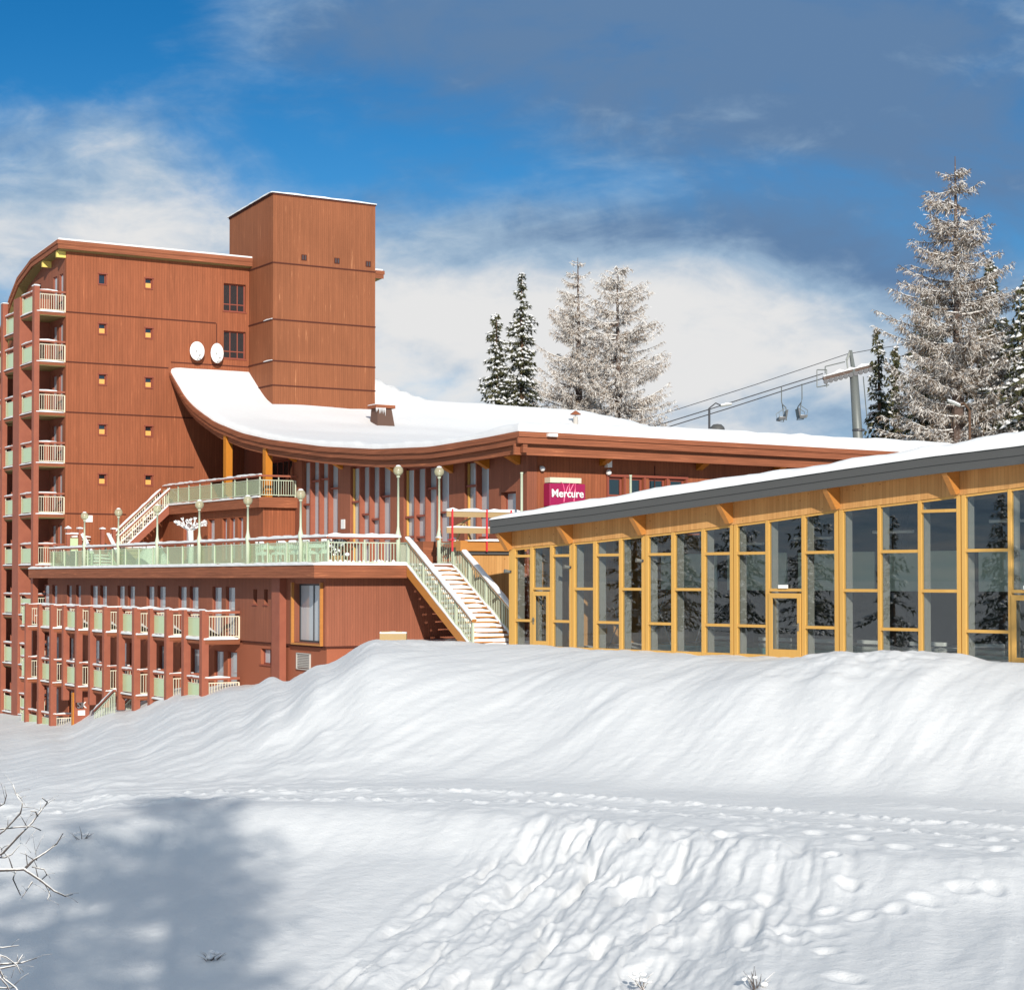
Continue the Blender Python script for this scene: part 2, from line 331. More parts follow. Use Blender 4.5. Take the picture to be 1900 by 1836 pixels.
# for each viewing column: (distance, height) along the ground
KN = {-700: [(30, -7.4), (39, -6.6), (47, -6.2), (60, -6.9), (75, -8), (95, -8.6)],
      0: [(30, -6.66), (38.6, -5.45), (46.5, -5.4), (58, -5.95), (75, -6.85), (92, -7.55)],
      110: [(30, -6.6), (38.8, -5.25), (46.3, -5.25), (58, -5.7), (75, -6.6), (90, -7.3)],
      230: [(29.5, -6.5), (39.2, -5.03), (45.5, -5.05), (57, -5.2), (70, -5.5), (84, -6.0)],
      350: [(29.3, -6.45), (39.6, -4.88), (45, -5.0), (56, -4.55), (66, -4.45), (76, -4.85)],
      440: [(29, -6.4), (39.6, -4.82), (44.6, -4.92), (56, -4.0), (64, -3.95), (72, -4.36)],
      520: [(29, -6.4), (39.5, -4.8), (44.2, -4.9), (55, -3.5), (62, -3.60), (70, -4.15)],
      600: [(29, -6.4), (39.3, -4.8), (44, -4.85), (54, -2.9), (61, -2.93), (69, -3.3)],
      700: [(29, -6.4), (39, -4.78), (43.6, -4.8), (53, -2.4), (59, -2.02), (68, -2.35)],
      820: [(29, -6.42), (38.6, -4.76), (43.4, -4.78), (53, -2.5), (60, -2.15), (68, -2.4)],
      950: [(29, -6.44), (38.0, -4.74), (43.2, -4.76), (53, -2.6), (59, -2.2), (66, -2.45)],
      1200: [(27.5, -6.1), (35.3, -4.72), (41.5, -4.72), (50, -2.7), (55, -2.3), (59, -2.45)],
      1430: [(26, -5.8), (33, -4.7), (40.5, -4.7), (48, -2.6), (51, -2.31), (54.3, -2.45)],
      1560: [(25.5, -5.65), (32, -4.67), (40, -4.67), (47, -2.55), (50, -2.12), (53, -2.35)],
      1720: [(25, -5.5), (31.3, -4.65), (39, -4.65), (46, -2.5), (49, -2.02), (52, -2.3)],
      1900: [(24.5, -5.4), (30.6, -4.62), (38, -4.62), (45, -2.7), (48, -2.20), (50.5, -2.4)],
      2500: [(24, -5.3), (29, -4.6), (37, -4.6), (44, -2.7), (47, -2.3), (50, -2.4)]}
for _k in KN:
    _y = KN[_k][0][0]*.95; KN[_k][0] = (_y, -.2225*_y); _c = KN[_k][1]; _t = 2.8/(_c[0]-_y)
    KN[_k].insert(1, (_c[0]-2.8, _c[1]+(-.2225*_y-_c[1])*_t-.26))
kx = np.array(sorted(KN)); KA = np.array([KN[k] for k in kx])
def pchip(xs, ys, x):
    """monotone cubic through shared number of knots; xs, ys (..., K), x (...)"""
    K = xs.shape[-1]; out = np.where(x <= xs[..., 0], ys[..., 0], ys[..., -1]); h = np.diff(xs, axis=-1); d = np.diff(ys, axis=-1)/h
    m = np.zeros_like(ys)
    for k in range(1, K-1):
        a, b = d[..., k-1], d[..., k]; m[..., k] = np.where(a*b > 0, 2*a*b/np.where(np.abs(a+b) < 1e-9, 1, a+b), 0)
    m[..., 0] = d[..., 0]; m[..., -1] = d[..., -1]*.3
    for k in range(K-1):
        t = (x-xs[..., k])/h[..., k]; s = (t >= 0) & (t <= 1); t = np.clip(t, 0, 1)
        v = (2*t**3-3*t**2+1)*ys[..., k]+(t**3-2*t**2+t)*h[..., k]*m[..., k]+(-2*t**3+3*t**2)*ys[..., k+1]+(t**3-t**2)*h[..., k]*m[..., k+1]
        out = np.where(s, v, out)
    return out
def px2g(x, y):
    r = pray(x, y); lo, hi = 20.0, 100.0
    for Yq in np.arange(24, 95, .15):
        if r[2]/r[1]*Yq < float(hbase(np.array([r[0]/r[1]*Yq]), np.array([Yq]))[0]): return (r[0]/r[1]*Yq, Yq)
    return (r[0]/r[1]*60, 60)
def hbase(X, Y):
    Ys = np.maximum(Y, 1.0); px = np.where(Y > 3, X/Ys*FPX+CX0, np.where(X > 0, 2500, -700)); px = np.clip(px, kx[0], kx[-1])
    px = px+18*fbm(Y*.35, X*.05, 2, 3)*np.clip((1500-px)/500, 0, 1)
    px = np.clip(px, kx[0], kx[-1]); i = np.clip(np.searchsorted(kx, px)-1, 0, len(kx)-2); t = (px-kx[i])/(kx[i+1]-kx[i]); t = t*t*(3-2*t)
    A = KA[i]*(1-t[..., None, None])+KA[i+1]*t[..., None, None]
    z = pchip(A[..., 0], A[..., 1], Y)
    n0 = A[..., 0, 0]; z0 = A[..., 0, 1]
    near = pchip(np.broadcast_to(np.array([0., 4, 10, 16, 21, 26.]), X.shape+(6,)), np.broadcast_to(np.array([-1.9, -2.3, -4.6, -6.6, -7.5, -7.6]), X.shape+(6,)), np.sqrt(X*X*.15+Y*Y))
    k = np.clip((Y-20)/(n0-20), 0, 1); k = k*k*(3-2*k)
    z = np.where(Y < n0, near*(1-k)+(z0-.9*(1-k))*k, z)
    far = np.clip((Y-105)/200, 0, 1)
    return z+(-4-z)*far*far*(3-2*far)
FOOT = []
for pl in ([(1548, 1590), (1575, 1640), (1538, 1695), (1530, 1760), (1570, 1815)], [(1850, 1655), (1790, 1662), (1715, 1675), (1660, 1695), (1600, 1702)], [(1480, 1745), (1400, 1758)], [(1430, 1670), (1380, 1685), (1320, 1692)], [(1530, 1725), (1470, 1730)],
           [(1850, 1575), (1760, 1573), (1680, 1578), (1600, 1560), (1520, 1553), (1430, 1556), (1345, 1545), (1270, 1550), (1180, 1540)]):
    for q in pl: FOOT.append(q)
def terrain():
    th = np.concatenate([np.linspace(-180, -32, 38)[:-1], np.linspace(-32, -17, 60)[:-1], np.linspace(-17, 17, 560), np.linspace(17, 32, 60)[1:], np.linspace(32, 180, 38)[1:]])
    th = np.radians(th[:-1] if abs(th[-1]-180) < 1e-6 else th)
    r = np.concatenate([np.linspace(.5, 20, 22)[:-1], np.linspace(20, 45, 470)[:-1], np.linspace(45, 60, 130)[:-1], np.linspace(60, 100, 150)[:-1], np.geomspace(100, 4000, 45)])
    T, Rr = np.meshgrid(th, r); X = Rr*np.sin(T); Y = Rr*np.cos(T)
    Z = hbase(X, Y); px = np.where(Y > 3, X/np.maximum(Y, 1)*FPX+CX0, 9999)
    row = FPX*(-Z)/np.maximum(Y, 1)+1072
    inr = (Y > 22) & (Y < 100)
    # large soft undulation and wind streaks running down the slope
    Z = Z+inr*.10*fbm(X*.22, Y*.22, 3, 11)
    s1 = X*.83-Y*.55; s2 = X*.55+Y*.83
    up = np.clip((Y-np.interp(px, [0, 950, 1900], [44, 43, 38]))/3, 0, 1)*inr
    Z = Z+up*.095*fbm(s2*.16+3, s1*.95, 4, 21)+up*.022*fbm(s2*.6, s1*3.2, 3, 25)
    Z = Z+up*.05*np.clip(fbm(X*.55, Y*.4, 3, 29)-.15, 0, 1)*np.clip((900-px)/300, 0, 1)
    # near bank: soft and smooth on the left, deeply churned in the middle, smooth at right
    crest = np.interp(px, [0, 200, 400, 950, 1300, 1600, 1900], [38.6, 39.2, 39.6, 38, 34, 31.8, 30.6])
    nb = np.clip((crest+1.2-Y)/1.6, 0, 1)*inr
    line = 930-(row-1520)*1.3
    lump = np.clip((px-line)/130, 0, 1)*np.clip((1680+(row-1560)*-.55-px)/420, 0, 1)*nb
    wx = X+.16*fbm(X*.9, Y*.6, 2, 41); wy = Y+.4*fbm(X*.6+9, Y*.5, 2, 43)
    q1 = wx*.97-wy*.26; q2 = wx*.26+wy*.97
    def pits(a, b, seed, th_):
        v = fbm(a, b, 2, seed); return -np.clip(v-th_, 0, 1)
    ridg = 1-np.abs(fbm(q2*.55, q1*1.9, 3, 51))*2.0
    Z = Z+lump*(.12*fbm(q2*.45, q1*2.5, 4, 53)+.05*np.clip(ridg, 0, 1)**3+.55*pits(q2*.6+7, q1*3.1, 57, .12)+.035*fbm(q2*2.2, q1*5.5, 3, 58))
    Z = Z+nb*(1-lump)*(.06*fbm(q2*.22, q1*1.1, 3, 61)+np.clip((px-1000)/400, 0, 1)*.035*fbm(q2*.5, q1*1.7, 3, 63))
    # trodden flat with shallow prints
    tr = np.exp(-((Y-crest-1.2)/2.0)**2)*inr*np.clip((px-560)/300, 0, 1)
    Z = Z+tr*(.045*fbm(X*2.1, Y*1.3, 3, 71)+.16*pits(X*1.6+2, Y*1.0, 73, .18))
    # groomed track with crumbly edges
    tk = np.interp(px, [0, 600, 950, 1300, 1600, 1900], [43.2, 41.2, 40.6, 38, 35.6, 33.6]); dtk = Y-tk
    band = np.exp(-(dtk/.9)**2)*inr; Z = Z-.05*band+.085*np.exp(-((np.abs(dtk)-1.0)/.28)**2)*np.clip(fbm(X*5.2, Y*4.5, 3, 81)+.4, 0, 1.4)*inr+band*.02*fbm(X*5, Y*5, 2, 83)
    tk2 = tk+3.1; Z = Z+.06*np.exp(-((Y-tk2)/.35)**2)*np.clip(fbm(X*2.5, Y*2.5, 3, 85)+.3, 0, 1.3)*inr*np.clip((px-1500)/200, 0, 1)
    tl = np.exp(-((Y-44.5)/4)**2)*inr*np.clip((900-px)/300, 0, 1); Z = Z+tl*.05*fbm(X*1.2, Y*2.2, 3, 87)
    fr_ = random.Random(4)
    for fx, fy in FOOT:
        gx, gy = px2g(fx+fr_.uniform(-8, 8), fy+fr_.uniform(-4, 4)); ca, sa_ = cos(fr_.uniform(-.6, .6)), sin(fr_.uniform(-.9, .9)); sc_ = fr_.uniform(.75, 1.1); dx = X-gx; dy = Y-gy; u = dx*ca+dy*sa_; v = -dx*sa_+dy*ca; d = (u/(.19*sc_))**2+(v/(.30*sc_))**2+.35*fbm(X*4+fx, Y*4, 2, 97)
        d = np.maximum(d, 0); Z = Z-.06*np.exp(-d**2.2)+.016*np.exp(-(np.sqrt(d)-1.5)**2*5)
    # ploughed mound of lumps in front of the glazing
    mm = np.exp(-(((px-1620)/150)**2))*np.exp(-((Y-49)/2.2)**2); Z = Z+mm*(.10+.16*fbm(X*1.6, Y*1.6, 4, 91))
    mm = np.exp(-(((px-760)/110)**2))*np.exp(-((Y-59)/3)**2); Z = Z+mm*(.10*fbm(X*1.2, Y*1.2, 4, 93))
    mm = np.exp(-(((px-505)/25)**2))*np.exp(-((Y-66)/3)**2); Z = Z+mm*.35
    Z = Z+inr*.006*fbm(X*6, Y*6, 2, 99)
    nr, nc = X.shape; v = np.stack([X, Y, Z], -1).reshape(-1, 3)
    idx = np.arange(nr*nc).reshape(nr, nc); nx = np.roll(idx, -1, 1)
    f = np.stack([idx[:-1], nx[:-1], nx[1:], idx[1:]], -1)[:, :, ::-1].reshape(-1, 4)
    me = bpy.data.meshes.new('snow_ground'); me.vertices.add(len(v)); me.vertices.foreach_set('co', v.ravel()); me.loops.add(f.size); me.loops.foreach_set('vertex_index', f.ravel())
    me.polygons.add(len(f)); me.polygons.foreach_set('loop_start', np.arange(len(f))*4); me.polygons.foreach_set('use_smooth', np.ones(len(f), bool)); me.update(calc_edges=True); me.validate()
    me.materials.append(M['snowground']); o = bpy.data.objects.new('snow_ground', me); COL.objects.link(o); o['kind'] = 'structure'; return o
terrain()
def gz(X, Y): return float(hbase(np.array([float(X)]), np.array([float(Y)]))[0])
# ================================================================== APARTMENT BLOCK (frame R)
blk = thing('apartment_block', 'tall reddish brown timber clad apartment block with stacked balconies and a windowless stair tower', 'building', R)
gw = MB(); small = []
for x, ys in ((190, (518, 610, 704, 797, 889)), (276, (526, 618, 710, 800, 891))):
    for i, y in enumerate(ys):
        a, _, z = R.hit(x, y, b=0); small.append((a-.2, a+.2, z-.27, z+.27, i, x))
tall = []
for y0, y1 in ((525, 580), (613, 667)):
    a0, _, z1 = R.hit(415, y0, b=0); a1, _, z0 = R.hit(456, y1, b=0); tall.append((a0, a1, z0, z1))
wallgrid(gw, mapn1(0), [0, 10.75], -9, 17.65, [s[:4] for s in small]+tall, .3)
gw.box(10.75, 17.05, .0, .3, 9, 17.65); gw.build('gable_wall', M['wall'], blk)
jl = MB()
for z, a1 in ((14.32, 8.6), (11.63, 5.8), (8.92, 7.3), (6.17, 7.3), (3.47, 3.4)): jl.box(0, a1, -.022, .01, z-.035, z+.03)
jl.box(5.95, 10.6, -.022, .01, 11.93, 11.99); jl.box(8.62, 8.66, -.02, .01, 11.99, 14.3)
jl.build('cladding_joint', M['dark'], blk)
for s in small:
    o = window(blk, mapn1(0), s[0], s[1], s[2], s[3], .16, .045, gm='glass', sill=True)
    if not (s[4] == 0 and s[5] == 190): MB().box(s[0]+.046, s[1]-.046, .105, .135, s[2]+.046, s[2]+.30).build('blind', M['amber'], o)
    fr = MB(); m_ = mapn1(0); bx(fr, m_, s[0]-.06, s[1]+.06, -.07, -.002, s[3]+.002, s[3]+.06); bx(fr, m_, s[0]-.05, s[0]-.002, -.03, -.002, s[2], s[3]); bx(fr, m_, s[1]+.002, s[1]+.05, -.03, -.002, s[2], s[3]); fr.build('window_surround', M['frame'], o)
for t in tall:
    window(blk, mapn1(0), *t, .22, .07, vm=2, hm=(t[2]+.42,), gm='glass', sill=True)
# side wall with stacked balconies
FL = [14.32, 11.63, 8.93, 6.2, 3.47, .75, -1.95, -4.65, -7.35]
sw = MB(); holes = []
for z in FL:
    for b0, b1 in ((.55, 1.15), (1.6, 2.3), (4.5, 5.2), (6.9, 7.6), (9, 9.7)): holes.append((b0, b1, z+.1, z+2.15))
rp = [R.hit(x, y, a=-.6) for x, y in ((111, 443), (59, 480), (33, 515), (18.5, 552), (6.5, 592), (0, 613))]; rp = [(b, z) for _, b, z in rp]
rp = [(-.45, rp[0][1]+.0)]+rp[1:]+[(rp[-1][0]+5, rp[-1][1]-4.5), (rp[-1][0]+14, rp[-1][1]-9)]
def mz(b):
    for (b0, z0), (b1, z1) in zip(rp[:-1], rp[1:]):
        if b <= b1: return z0+(z1-z0)*max(0, (b-b0))/(b1-b0)
    return rp[-1][1]
wallgrid(sw, mapn2(0), [.301]+[.3+i*.8 for i in range(1, 28)], -9, lambda u: mz(u)-.45, [h for h in holes if h[3] < mz(h[1])-.7], .3)
sw.build('side_wall', M['facade'], blk)
for h in holes:
    if h[3] < mz(h[1])-.7: window(blk, mapn2(0), *h, .10, .06, gm='glassblue' if h[0] < 3 else 'glass')
rf = MB(); k = MB(); sf = MB(); sn = MB(); fb = MB()
for (b0, z0), (b1, z1) in zip(rp[:-1], rp[1:]):
    rf.hexa([(-.55, b0, z0-.42), (18.95, b0, z0-.42), (18.95, b1, z1-.42), (-.55, b1, z1-.42), (-.55, b0, z0-.02), (18.95, b0, z0-.02), (18.95, b1, z1-.02), (-.55, b1, z1-.02)])
    sf.hexa([(-.50, b0+.04, z0-.47), (18.85, b0+.04, z0-.47), (18.85, b1, z1-.47), (-.50, b1, z1-.47), (-.50, b0+.04, z0-.424), (18.85, b0+.04, z0-.424), (18.85, b1, z1-.424), (-.50, b1, z1-.424)])
    for e, zt, zb in ((-.66, 0, -.2), (-.61, -.2, -.44)):
        fb.hexa([(e, b0, z0+zb), (-.55, b0, z0+zb), (-.55, b1, z1+zb), (e, b1, z1+zb), (e, b0, z0+zt), (-.55, b0, z0+zt), (-.55, b1, z1+zt), (e, b1, z1+zt)])
    sn.hexa([(-.58, b0, z0), (18.9, b0, z0), (18.9, b1, z1), (-.58, b1, z1), (-.58, b0, z0+.1), (18.9, b0, z0+.1), (18.9, b1, z1+.1), (-.58, b1, z1+.1)])
z0 = rp[0][1]
fb.box(-.66, 19.0, -.52, -.45, z0-.22, z0+.0); fb.box(-.61, 18.95, -.49, -.44, z0-.46, z0-.222)
rfo = rf.build('roof', M['board'], blk); fb.build('fascia', M['board'], rfo); sf.build('soffit', M['olive'], rfo); sn.build('roof_snow', M['snow'], rfo)
ye = MB()
for b, dz in ((.1, -.75), (2.6, -.75)): ye.box(-.5, -.0, b, b+.18, mz(b)+dz-.05, mz(b)+dz+.3)
ye.box(17.9, 18.3, -.35, -.1, z0-.95, z0-.48)
ye.build('beam_end', M['yellow'], blk)
# posts and fins
for b0, b1, zt in ((.02, .42, 15.62), (5.9, 6.3, 15.4), (10, 10.4, 12)):
    MB().box(-1.72, -1.44, b0, b1, -8.6, zt).build('post', M['post'], blk)
    snowstrip(MB(), (-1.58, b0-.03, zt), (-1.58, b1+.03, zt), .34, .09, .2).build('snow_cap', M['snow'], blk)
for b0, b1 in ((2.85, 4.0), (7.9, 9.0)):
    MB().box(-1.68, -.0, b0, b1, -8.6, 15.35 if b0 < 5 else 12.6).build('fin_wall', M['post'], blk)
def balcony(par, ao, ai, bf, bn, zf, near=True, rail_h=1.1, panel='gpanel', snow=.06, heap=False, far=False, sm='olive'):
    """bf far edge, bn near edge (bn<bf); zf floor level; ao outer, ai wall"""
    s = MB().box(ao, ai-.002, bn, bf, zf-.22, zf-.04).build('balcony', M['board'], par)
    MB().box(ao+.04, ai-.004, bn+.04, bf-.04, zf-.262, zf-.222).build('soffit', M[sm], s)
    MB().box(ao+.05, ao+.075, bn+.05, bf-.1, zf+.08, zf+rail_h-.28).build('glass_panel', M[panel], s)
    r = MB()
    if near: balrail(r, (ao+.08, bn+.06), (ai-.03, bn+.06), zf+rail_h-.22, zf+.06)
    if far: balrail(r, (ao+.08, bf-.06), (ai-.03, bf-.06), zf+rail_h-.22, zf+.06)
    r.box(ao+.045, ao+.085, bn+.04, bn+.08, zf-.03, zf+rail_h-.1); r.box(ao+.045, ao+.085, bf-.12, bf-.08, zf-.03, zf+rail_h-.1)
    r.beam((ao+.064, bn+.03, zf+rail_h-.27), (ao+.064, bf-.05, zf+rail_h-.27), .05, .03); r.beam((ao+.064, bn+.03, zf+.07), (ao+.064, bf-.05, zf+.07), .05, .03)
    r.build('railing', M['cream'], s)
    h = MB().box(ao+.0, ao+.14, bn+.0, bf-.0, zf+rail_h-.1, zf+rail_h)
    if near: h.box(ao+.141, ai-.01, bn+.0, bn+.13, zf+rail_h-.1, zf+rail_h)
    h.build('handrail', M['post'], s)
    q = MB(); snowstrip(q, (ao+.07, bn, zf+rail_h), (ao+.07, bf, zf+rail_h), .15, snow)
    if near: snowstrip(q, (ao+.1, bn+.065, zf+rail_h), (ao+.1+(ai-ao)*.65, bn+.065, zf+rail_h), .13, snow)
    snowstrip(q, (ao-.0, bn, zf-.04), (ao-.0, bf, zf-.04), .12, snow); snowstrip(q, (ao, bn+.01, zf-.04), (ai-.1, bn+.01, zf-.04), .12, snow)
    if heap:
        c = len(q.v); n = 10
        for i in range(n+1):
            for j in range(7):
                u = i/n; v = j/6; hh = .72*max(0, 1-u*1.25)**1.3*(.75+.3*sin(3+v*5+zf))*(.4+.6*sin(pi*min(1, v*1.3+.15)))
                q.v.append((ao+.1+(ai-ao)*.85*u, bn+.09+(bf-bn-.25)*v, zf-.03+hh))
        for i in range(n):
            for j in range(6): a = c+i*7+j; q.f.append((a, a+7, a+8, a+1))
    q.build('snow', M['snow'], s, smooth=False); return s
for z in FL:
    balcony(blk, -1.6, 0, 2.84, .05, z)
    if z < 14: balcony(blk, -1.6, 0, 5.88, 4.02, z, near=False)
    elif True: balcony(blk, -1.6, 0, 5.88, 4.02, z-.75, near=False)
    if z < 12: balcony(blk, -1.6, 0, 7.88, 6.34, z, near=False)
# stair tower
tw = MB().hexa([(10.6, -3.3, 9), (16.95, -3.3, 9), (16.95, -.001, 9), (10.6, -.001, 9), (10.6, -3.3, 21.33), (16.95, -3.3, 21.33), (16.95, -.001, 21.13), (10.6, -.001, 21.13)])
tw.hexa([(10.6, -.001, 17.4), (16.95, -.001, 17.4), (16.95, 2.86, 17.4), (10.6, 2.86, 17.4), (10.6, -.001, 21.13), (16.95, -.001, 21.13), (16.95, 2.86, 20.95), (10.6, 2.86, 20.95)])
two = tw.build('stair_tower', M['tower'], blk)
for z in (17.45, 14.3, 12.0, 10.65): MB().box(10.57, 16.97, -3.33, -3.301, z-.035, z+.035).box(10.57, 10.599, -3.301, -.0, z-.035, z+.035).build('cladding_joint', M['dark'], two)
j = MB()
j.box(10.56, 16.99, -3.34, -3.301, 21.22, 21.36); j.hexa([(10.56, -3.34, 21.22), (10.599, -3.34, 21.22), (10.599, 2.9, 20.84), (10.56, 2.9, 20.84), (10.56, -3.34, 21.36), (10.599, -3.34, 21.36), (10.599, 2.9, 20.98), (10.56, 2.9, 20.98)])
j.build('trim', M['dark'], two)
s = MB(); snowstrip(s, (10.55, -3.33, 21.34), (10.55, 2.9, 20.95), .2, .07); snowstrip(s, (10.5, -3.3, 21.34), (17.0, -3.3, 21.32), .2, .07)
for z in (14.33, 12.04): snowstrip(s, (10.57, -3.3, z), (10.57, -2.2, z), .08, .05); 
s.box(10.62, 16.93, -3.2, 2.8, 20.9, 21.0)
s.build('snow', M['snow'], two)
for x, y in ((564, 478), (625, 484), (683, 490)):
    a, _, z = R.hit(x, y, b=-3.3); v = MB().box(a-.16, a+.16, -3.33, -3.301, z-.16, z+.16).build('vent', M['dark'], two)
    g = MB()
    for i in (-1, 1): g.box(a+i*.075-.03, a+i*.075+.03, -3.345, -3.332, z-.12, z+.12)
    g.build('vent_louvre', M['steel'], v)
MB().tube([(18.25, -.45, 10), (18.25, -.45, 17.5)], .03, 8).build('downpipe', M['frame'], blk)
# satellite dishes
for (x, y, ra, rb, lab) in ((366, 651, .42, .52, 'round white satellite dish on the cladding, the left one of the pair'), (403, 655, .37, .55, 'narrower white satellite dish nearest the tall window')):
    a, b, z = R.hit(x, y, b=-.55); t = thing('satellite_dish', lab, 'satellite dish', R, (a, 0, z-.5), 'satellite dishes')
    m_ = MB(); n = 20; m_.v.append((a, b+.12, z))
    for i in range(1, 6):
        q = i/5
        for jj in range(n): th = 2*pi*jj/n; m_.v.append((a+ra*q*cos(th), b+.12-.14*q*q, z+rb*q*sin(th)))
    for jj in range(n): m_.f.append((0, 1+(jj+1) % n, 1+jj))
    for i in range(4):
        for jj in range(n): u = 1+i*n+jj; v = 1+i*n+(jj+1) % n; m_.f.append((u, v, v+n, u+n))
    o = m_.build('dish', M['white'], t, True); md = o.modifiers.new('thick', 'SOLIDIFY'); md.thickness = .03; md.offset = 1
    MB().tube([(a, b+.1, z), (a, -.02, z-.2)], .04).tube([(a, b-.0, z-rb*.95), (a+.02, b-.35, z-rb*.55)], .018).build('bracket_arm', M['metal'], t)
    MB().sphere((a+.02, b-.36, z-rb*.52), .05, 8).build('receiver', M['steel'], t)
# ================================================================== RESTAURANT with ski-jump roof
rst = thing('restaurant_building', 'long low red hotel wing under a sweeping concave roof deep in snow', 'building', R)
prof = [(-36.92, 5.63), (-34.5, 5.54), (-32.1, 5.49), (-29.9, 5.45), (-25, 5.65), (-19.5, 6.1), (-13.4, 6.82), (-10, 7.36), (-6.46, 8.17), (-3.9, 9.05), (-2.25, 9.79), (0.1, 11.49), (3, 12.5)]
capp = [(0, 12.6), (18.6, 12.0), (19.4, 11.2), (21.2, 10.25), (32.5, 10.1), (35.2, 9.55), (37.2, 8.7), (39, 7.4), (42, 6.0), (60, 5.5)]
def itp(t, x):
    for (a, b), (c, d) in zip(t[:-1], t[1:]):
        if x <= c: return b+(d-b)*max(0, x-a)/(c-a)
    return t[-1][1]
def sprof(b):   # smoothed profile
    return (itp(prof, b-.5)+2*itp(prof, b)+itp(prof, b+.5))/4 if b < -1 else itp(prof, b)
def H(a, b): return min(sprof(b), itp(capp, a))+(0 if a < 8 else -.006*(a-8)*max(0, min(1, (-20-b)/10)))
AS = [5.96, 6.3, 7, 8.5, 10, 12, 14, 16, 17.2, 18, 18.6, 19.4, 20.2, 21.2, 23, 26, 29, 32, 33, 34, 35, 36, 37, 38, 39, 40.5, 42, 45, 50]
BS = [-36.92, -36.6, -36, -35]+[-34+i*.75 for i in range(0, 40)]+[-3.9, -3.3, -2.7, -2.25, -1.8, -1.3, -.8, -.4, -.02, .8, 2, 3]
r = MB(); c = 0
for i, a in enumerate(AS):
    for jj, b in enumerate(BS): r.v.append((a, b, H(a, b)-.02))
for i, a in enumerate(AS):
    for jj, b in enumerate(BS): r.v.append((a, b, H(a, b)-.42))
nb_ = len(BS); N0 = len(AS)*nb_
def keep(i, jj): return BS[jj+1] <= .0 or AS[i] >= 17.1
for i in range(len(AS)-1):
    for jj in range(nb_-1):
        if not keep(i, jj): continue
        u = i*nb_+jj; r.f.append((u, u+nb_, u+nb_+1, u+1)); r.f.append((N0+u, N0+u+1, N0+u+nb_+1, N0+u+nb_))
for jj in range(nb_-1):
    if keep(0, jj): r.f.append((jj, jj+1, N0+jj+1, N0+jj))
for i in range(len(AS)-1): u = i*nb_; r.f.append((u, N0+u, N0+u+nb_, u+nb_))
ro = r.build('roof', M['board'], rst)
def soffitmat(): return M['facade']
# snow on the roof: fine grid, rounded uneven lip
s = MB(); AF = [5.93, 5.97, 6.05, 6.2, 6.5]+[7+i*.6 for i in range(0, 60)]; BF = [-36.95, -36.9, -36.8, -36.6, -36.2]+[-35.8+i*.4 for i in range(0, 88)]+[-.45, -.02]+[.5, 1, 2, 3]
nf = len(BF)
for a in AF:
    for b in BF:
        e = min((a-5.93)/.35, (b+36.95)/.4); e = max(0, min(1, e)); e = sqrt(1-(1-e)**2)
        n_ = mnoise.fractal(Vector((a*.35, b*.35, 1)), 1, 2, 3); n2_ = mnoise.noise(Vector((a*1.7, b*1.7, 5)))
        near = max(0, 1-min((a-5.93), (b+36.95))/1.5)
        lip = .30+.05*n_+near*.07*n2_+near*.05*mnoise.noise(Vector((a*4, b*4, 2)))
        right = max(0, min(1, (a-6)/10))*max(0, min(1, (-33-b)/3)); lip += .16*right
        if b < -33: lip += .12*max(0, min(1, (-33-b)/2))
        s.v.append((a-(.04 if a < 5.96 else 0)*n2_, b, H(a, b)+(lip if e > 0 else 0)*(.25+.75*e)-.015+(0 if e > 0 else -.01)))
for i in range(len(AF)-1):
    for jj in range(nf-1):
        if BF[jj+1] <= 0 or AF[i] >= 17.1: u = i*nf+jj; s.f.append((u, u+nf, u+nf+1, u+1))
s.build('roof_snow', M['snow'], ro, True)
fb = MB(); BB = [-36.92+i*.5 for i in range(74)]+[-.02]
for b0, b1 in zip(BB[:-1], BB[1:]):
    h0, h1 = H(5.96, b0), H(5.96, b1)
    for e0, e1, zt, zb in ((5.84, 5.958, .0, -.24), (5.92, 6.04, -.24, -.48), (6.10, 6.3, -.48, -.80)):
        fb.hexa([(e0, b0, h0+zb), (e1, b0, h0+zb), (e1, b1, h1+zb), (e0, b1, h1+zb), (e0, b0, h0+zt), (e1, b0, h0+zt), (e1, b1, h1+zt), (e0, b1, h1+zt)])
A2 = [5.84+i*1.0 for i in range(33)]
for a0, a1 in zip(A2[:-1], A2[1:]):
    h0, h1 = H(max(a0, 5.96), -36.92), H(a1, -36.92)
    for e0, e1, zt, zb in ((-37.04, -36.922, .0, -.20), (-36.98, -36.88, -.20, -.46), (-36.7, -36.6, -.46, -.88)):
        fb.hexa([(a0, e0, h0+zb), (a1, e0, h1+zb), (a1, e1, h1+zb), (a0, e1, h0+zb), (a0, e0, h0+zt), (a1, e0, h1+zt), (a1, e1, h1+zt), (a0, e1, h0+zt)])
fb.build('fascia', M['board'], ro)
